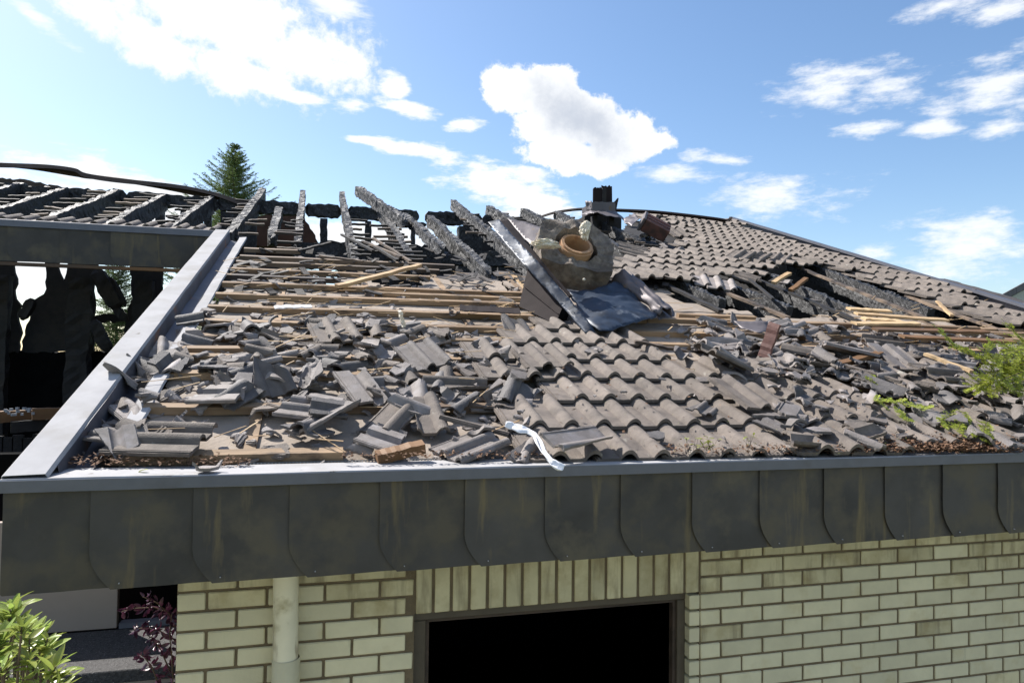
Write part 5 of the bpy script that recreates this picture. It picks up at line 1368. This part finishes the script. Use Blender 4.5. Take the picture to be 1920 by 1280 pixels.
for i, (pa, lab) in enumerate(((((1640, 752), (1680, 752), (1715, 762), (1735, 768)), 'yellow-green conifer sprig lying on the broken rows, left one'), (((1700, 790), (1690, 775), (1680, 765)), 'small tuft of conifer below the left sprig'), (((1810, 772), (1790, 775), (1775, 785), (1760, 790)), 'drooping conifer sprig in the middle of the broken rows'), (((1815, 780), (1800, 795), (1795, 808)), 'short conifer sprig hanging beside the drooping one'), (((1850, 790), (1845, 805), (1840, 822)), 'conifer sprig just above the leaf litter at right'), (((1625, 712), (1645, 712)), 'tiny green tuft between the broken tiles'))):
    P = [rn(x, y, .06) for x, y in pa]; e_ = empty('conifer_sprig', P[0]); tag(e_, lab, 'sprig', 'conifer sprigs lying on the tiles'); sprig('s', [P], e_, tw=.065, seed=10+i, dens=1.3, thick=.002)
# seedlings on the eave row
sl = leafmesh('leaf', .03, .017, M_GREEN, .3, .3)
for nm, (cx_, cy_), n_, lab in (('seedling', (1315, 842), 26, 'small yellow-green seedling growing at the eave tiles'), ('dry_seedling', (1405, 838), 9, 'small withered seedling at the eave, right of the green one')):
    e_ = empty(nm, rn(cx_, cy_, .02)); tag(e_, lab, 'seedling')
    sb = MB()
    for i in range(n_):
        c = rn(cx_+rp_.uniform(-24, 24)*(n_/26), cy_+2, .03); tp = c+Vector((rp_.uniform(-.03, .03), 0, rp_.uniform(.01, .06))); sb.tube([c, tp], [.001, .0008], 3)
        d = Vector((rp_.gauss(0, 1), rp_.gauss(0, .6), rp_.gauss(.4, .5))).normalized(); link('leaf', sl, Matrix.Translation(tp) @ look(d) @ Matrix.Scale(rp_.uniform(.5, 1.), 4), e_)
    sb.build('stem', M_STEM, e_)
# leaf litter and moss along the eave
b = MB()
def litter(n, fx, fy, nn):
    for i in range(n):
        px = fx(); py = fy(px); x, s = px_roof(px, py, nn); c = rp(x, s, nn+RS.uniform(0, .022)); a_ = RS.uniform(0, 6.3); r_ = RS.uniform(.004, .013)
        u = Vector((cos(a_), sin(a_), RS.uniform(-.5, .5)))*r_; v = Vector((-sin(a_), cos(a_), RS.uniform(-.6, .6)))*r_*.6
        k_ = len(b.v); b.v += [c-u, c-v, c+u+EN*.002, c+v]; b.f.append([k_, k_+1, k_+2, k_+3])
litter(2600, lambda: RS.triangular(1560, 1960, 1820), lambda x: RS.triangular(812, 850, 846), .015)
litter(500, lambda: RS.uniform(1230, 1600), lambda x: RS.uniform(838, 852), .008)
litter(420, lambda: RS.uniform(130, 470), lambda x: RS.triangular(852, 878, 870), -.045)
litter(260, lambda: RS.uniform(640, 1040), lambda x: RS.uniform(852, 862), -.01)
litter(260, lambda: RS.uniform(1040, 1900), lambda x: RS.uniform(640, 840), .035)
tag(b.build('leaf_litter', M_LITTER), 'brown dry leaf litter gathered along the eave', 'leaf litter', kind='stuff')
b = MB()
for i in range(190):
    x, s = px_roof(RS.uniform(1040, 1900), RS.uniform(690, 848), .04); c = rp(x, s, .02+RS.uniform(0, .02)); a_ = RS.uniform(0, 6.3); u = Vector((cos(a_), sin(a_), 0))*.005; v = Vector((-sin(a_), cos(a_), .3))*.002
    k_ = len(b.v); b.v += [c-u, c-v, c+u, c+v]; b.f.append([k_, k_+1, k_+2, k_+3])
tag(b.build('fallen_petals', M_GREEN), 'tiny yellowish petals sprinkled on the intact tiles', 'petals', kind='stuff')
o = link('yellow_leaf', sl, Matrix.Translation(Vector((at(276, 876, YF+.06).x, YF+.07, ZC+.012))) @ Matrix.Rotation(1.2, 4, 'Z') @ Matrix.Scale(1.3, 4)); tag(o, 'single yellow-green leaf lying on the eave trim at left', 'leaf')

# ---- spruces behind
def spruce(loc, H, R_b, label, seed, levels=46):
    r = random.Random(seed); e_ = empty('spruce_tree', loc); tag(e_, label, 'tree', 'spruce trees behind the house')
    tk = MB(); loc = Vector(loc); tk.tube([loc, loc+Vector((0, 0, H*.6)), loc+Vector((.03, 0, H))], [H*.014, H*.006, .006], 7); tk.build('trunk', M_STEM, e_)
    nd = MB(); bt = MB()
    for l in range(levels):
        t = ((l+1)/levels)**1.25; z = H*(1-t*.82); Lb = R_b*t**.85
        nb = 5 if l < 6 else 9
        for b_ in range(nb):
            a_ = b_*2*pi/nb+l*1.1+r.uniform(-.3, .3); L = Lb*r.uniform(.45, 1.3)*(1+.25*noise.noise(Vector((a_*.7, z*1.1, seed))))+.06
            if r.random() < .16: continue
            base_ = loc+Vector((0, 0, z+r.uniform(-.06, .06))); d = Vector((cos(a_), sin(a_), 0)); P = []
            for i in range(6):
                q = i/5; P.append(base_+d*L*q+Vector((0, 0, (.35*(1-t)-.18*t)*L*q+.22*L*q*q)))
            bt.tube(P, [.012*L+.002, .001+.009*L, .008*L, .006*L, .004*L, .002], 4, False)
            sx = Vector((-d.y, d.x, 0))
            n = int(14+L*36)
            for i in range(n):
                q = (i+.5)/n; c = P[min(4, int(q*5))].lerp(P[min(4, int(q*5))+1], q*5-int(q*5)); sd_ = r.choice((-1, 1))
                l2 = (.30*L*(1-q)+.07)*r.uniform(.5, 1.1); v = (sx*sd_*r.uniform(.5, 1)+d*r.uniform(.5, .9)+Vector((0, 0, r.uniform(-.25, .35)))).normalized()
                m_ = max(3, int(l2/.035))
                for j in range(m_):
                    cc = c+v*l2*(j+.5)/m_
                    for w_ in range(2):
                        vv = (v+Vector((r.gauss(0, .7), r.gauss(0, .7), r.gauss(.15, .6)))).normalized(); ww = vv.cross(Vector((r.random(), r.random(), 1))).normalized()*.009; ll = .05*r.uniform(.7, 1.2)
                        k_ = len(nd.v); nd.v += [cc-ww, cc+vv*ll, cc+ww]; nd.f.append([k_, k_+1, k_+2])
    bt.build('branches', M_STEM, e_); o = nd.build('crown', M_SPRUCE, e_); return e_
tp = at(441, 274, 24); Ht = tp.z
spruce((tp.x, tp.y, 0), Ht, 3.9, 'pointed spruce tree rising above the charred ridge beam', 3, 64)
tp = at(222, 478, 21); spruce((tp.x, tp.y, 0), tp.z, 1.9, 'spruce tree seen through the hole in the burnt recess wall', 4, 40)
# ---- neighbouring house at far right
nh = empty('neighbour_house', (22, 16, 0)); tag(nh, 'grey slate gable roof of a neighbouring house at the far right edge', 'house')
A_ = at(1878, 553, 15); B_ = at(1935, 522, 15)
b = MB(); dr = B_-A_; C_ = A_+dr*4; 
bk = Vector((A_.x, A_.y, 0)).normalized()*6+Vector((.9, -.3, 0)); b.prism([A_, C_, C_-Vector((0, 0, .14)), A_-Vector((0, 0, .14))], bk); b.build('roof', M_ROOFN, nh)
b = MB(); b.prism([Vector((A_.x+.3, A_.y+.2, 0)), Vector((C_.x, C_.y+.2, 0)), Vector((C_.x, C_.y+.2, C_.z-.15)), Vector((A_.x+.3, A_.y+.2, A_.z-.05))], bk*.9); b.build('wall', M_WALLN, nh)
for i in range(5):
    q = A_+dr*(i*.45); b = MB(); b.prism([q+Vector((0, -.01, .02)), q+dr*.44+Vector((0, -.01, .02)), q+dr*.44+Vector((0, -.01, -.16)), q+Vector((0, -.01, -.16))], (0, -.03, 0)); b.build('verge_slate', M_ROOFN, nh)
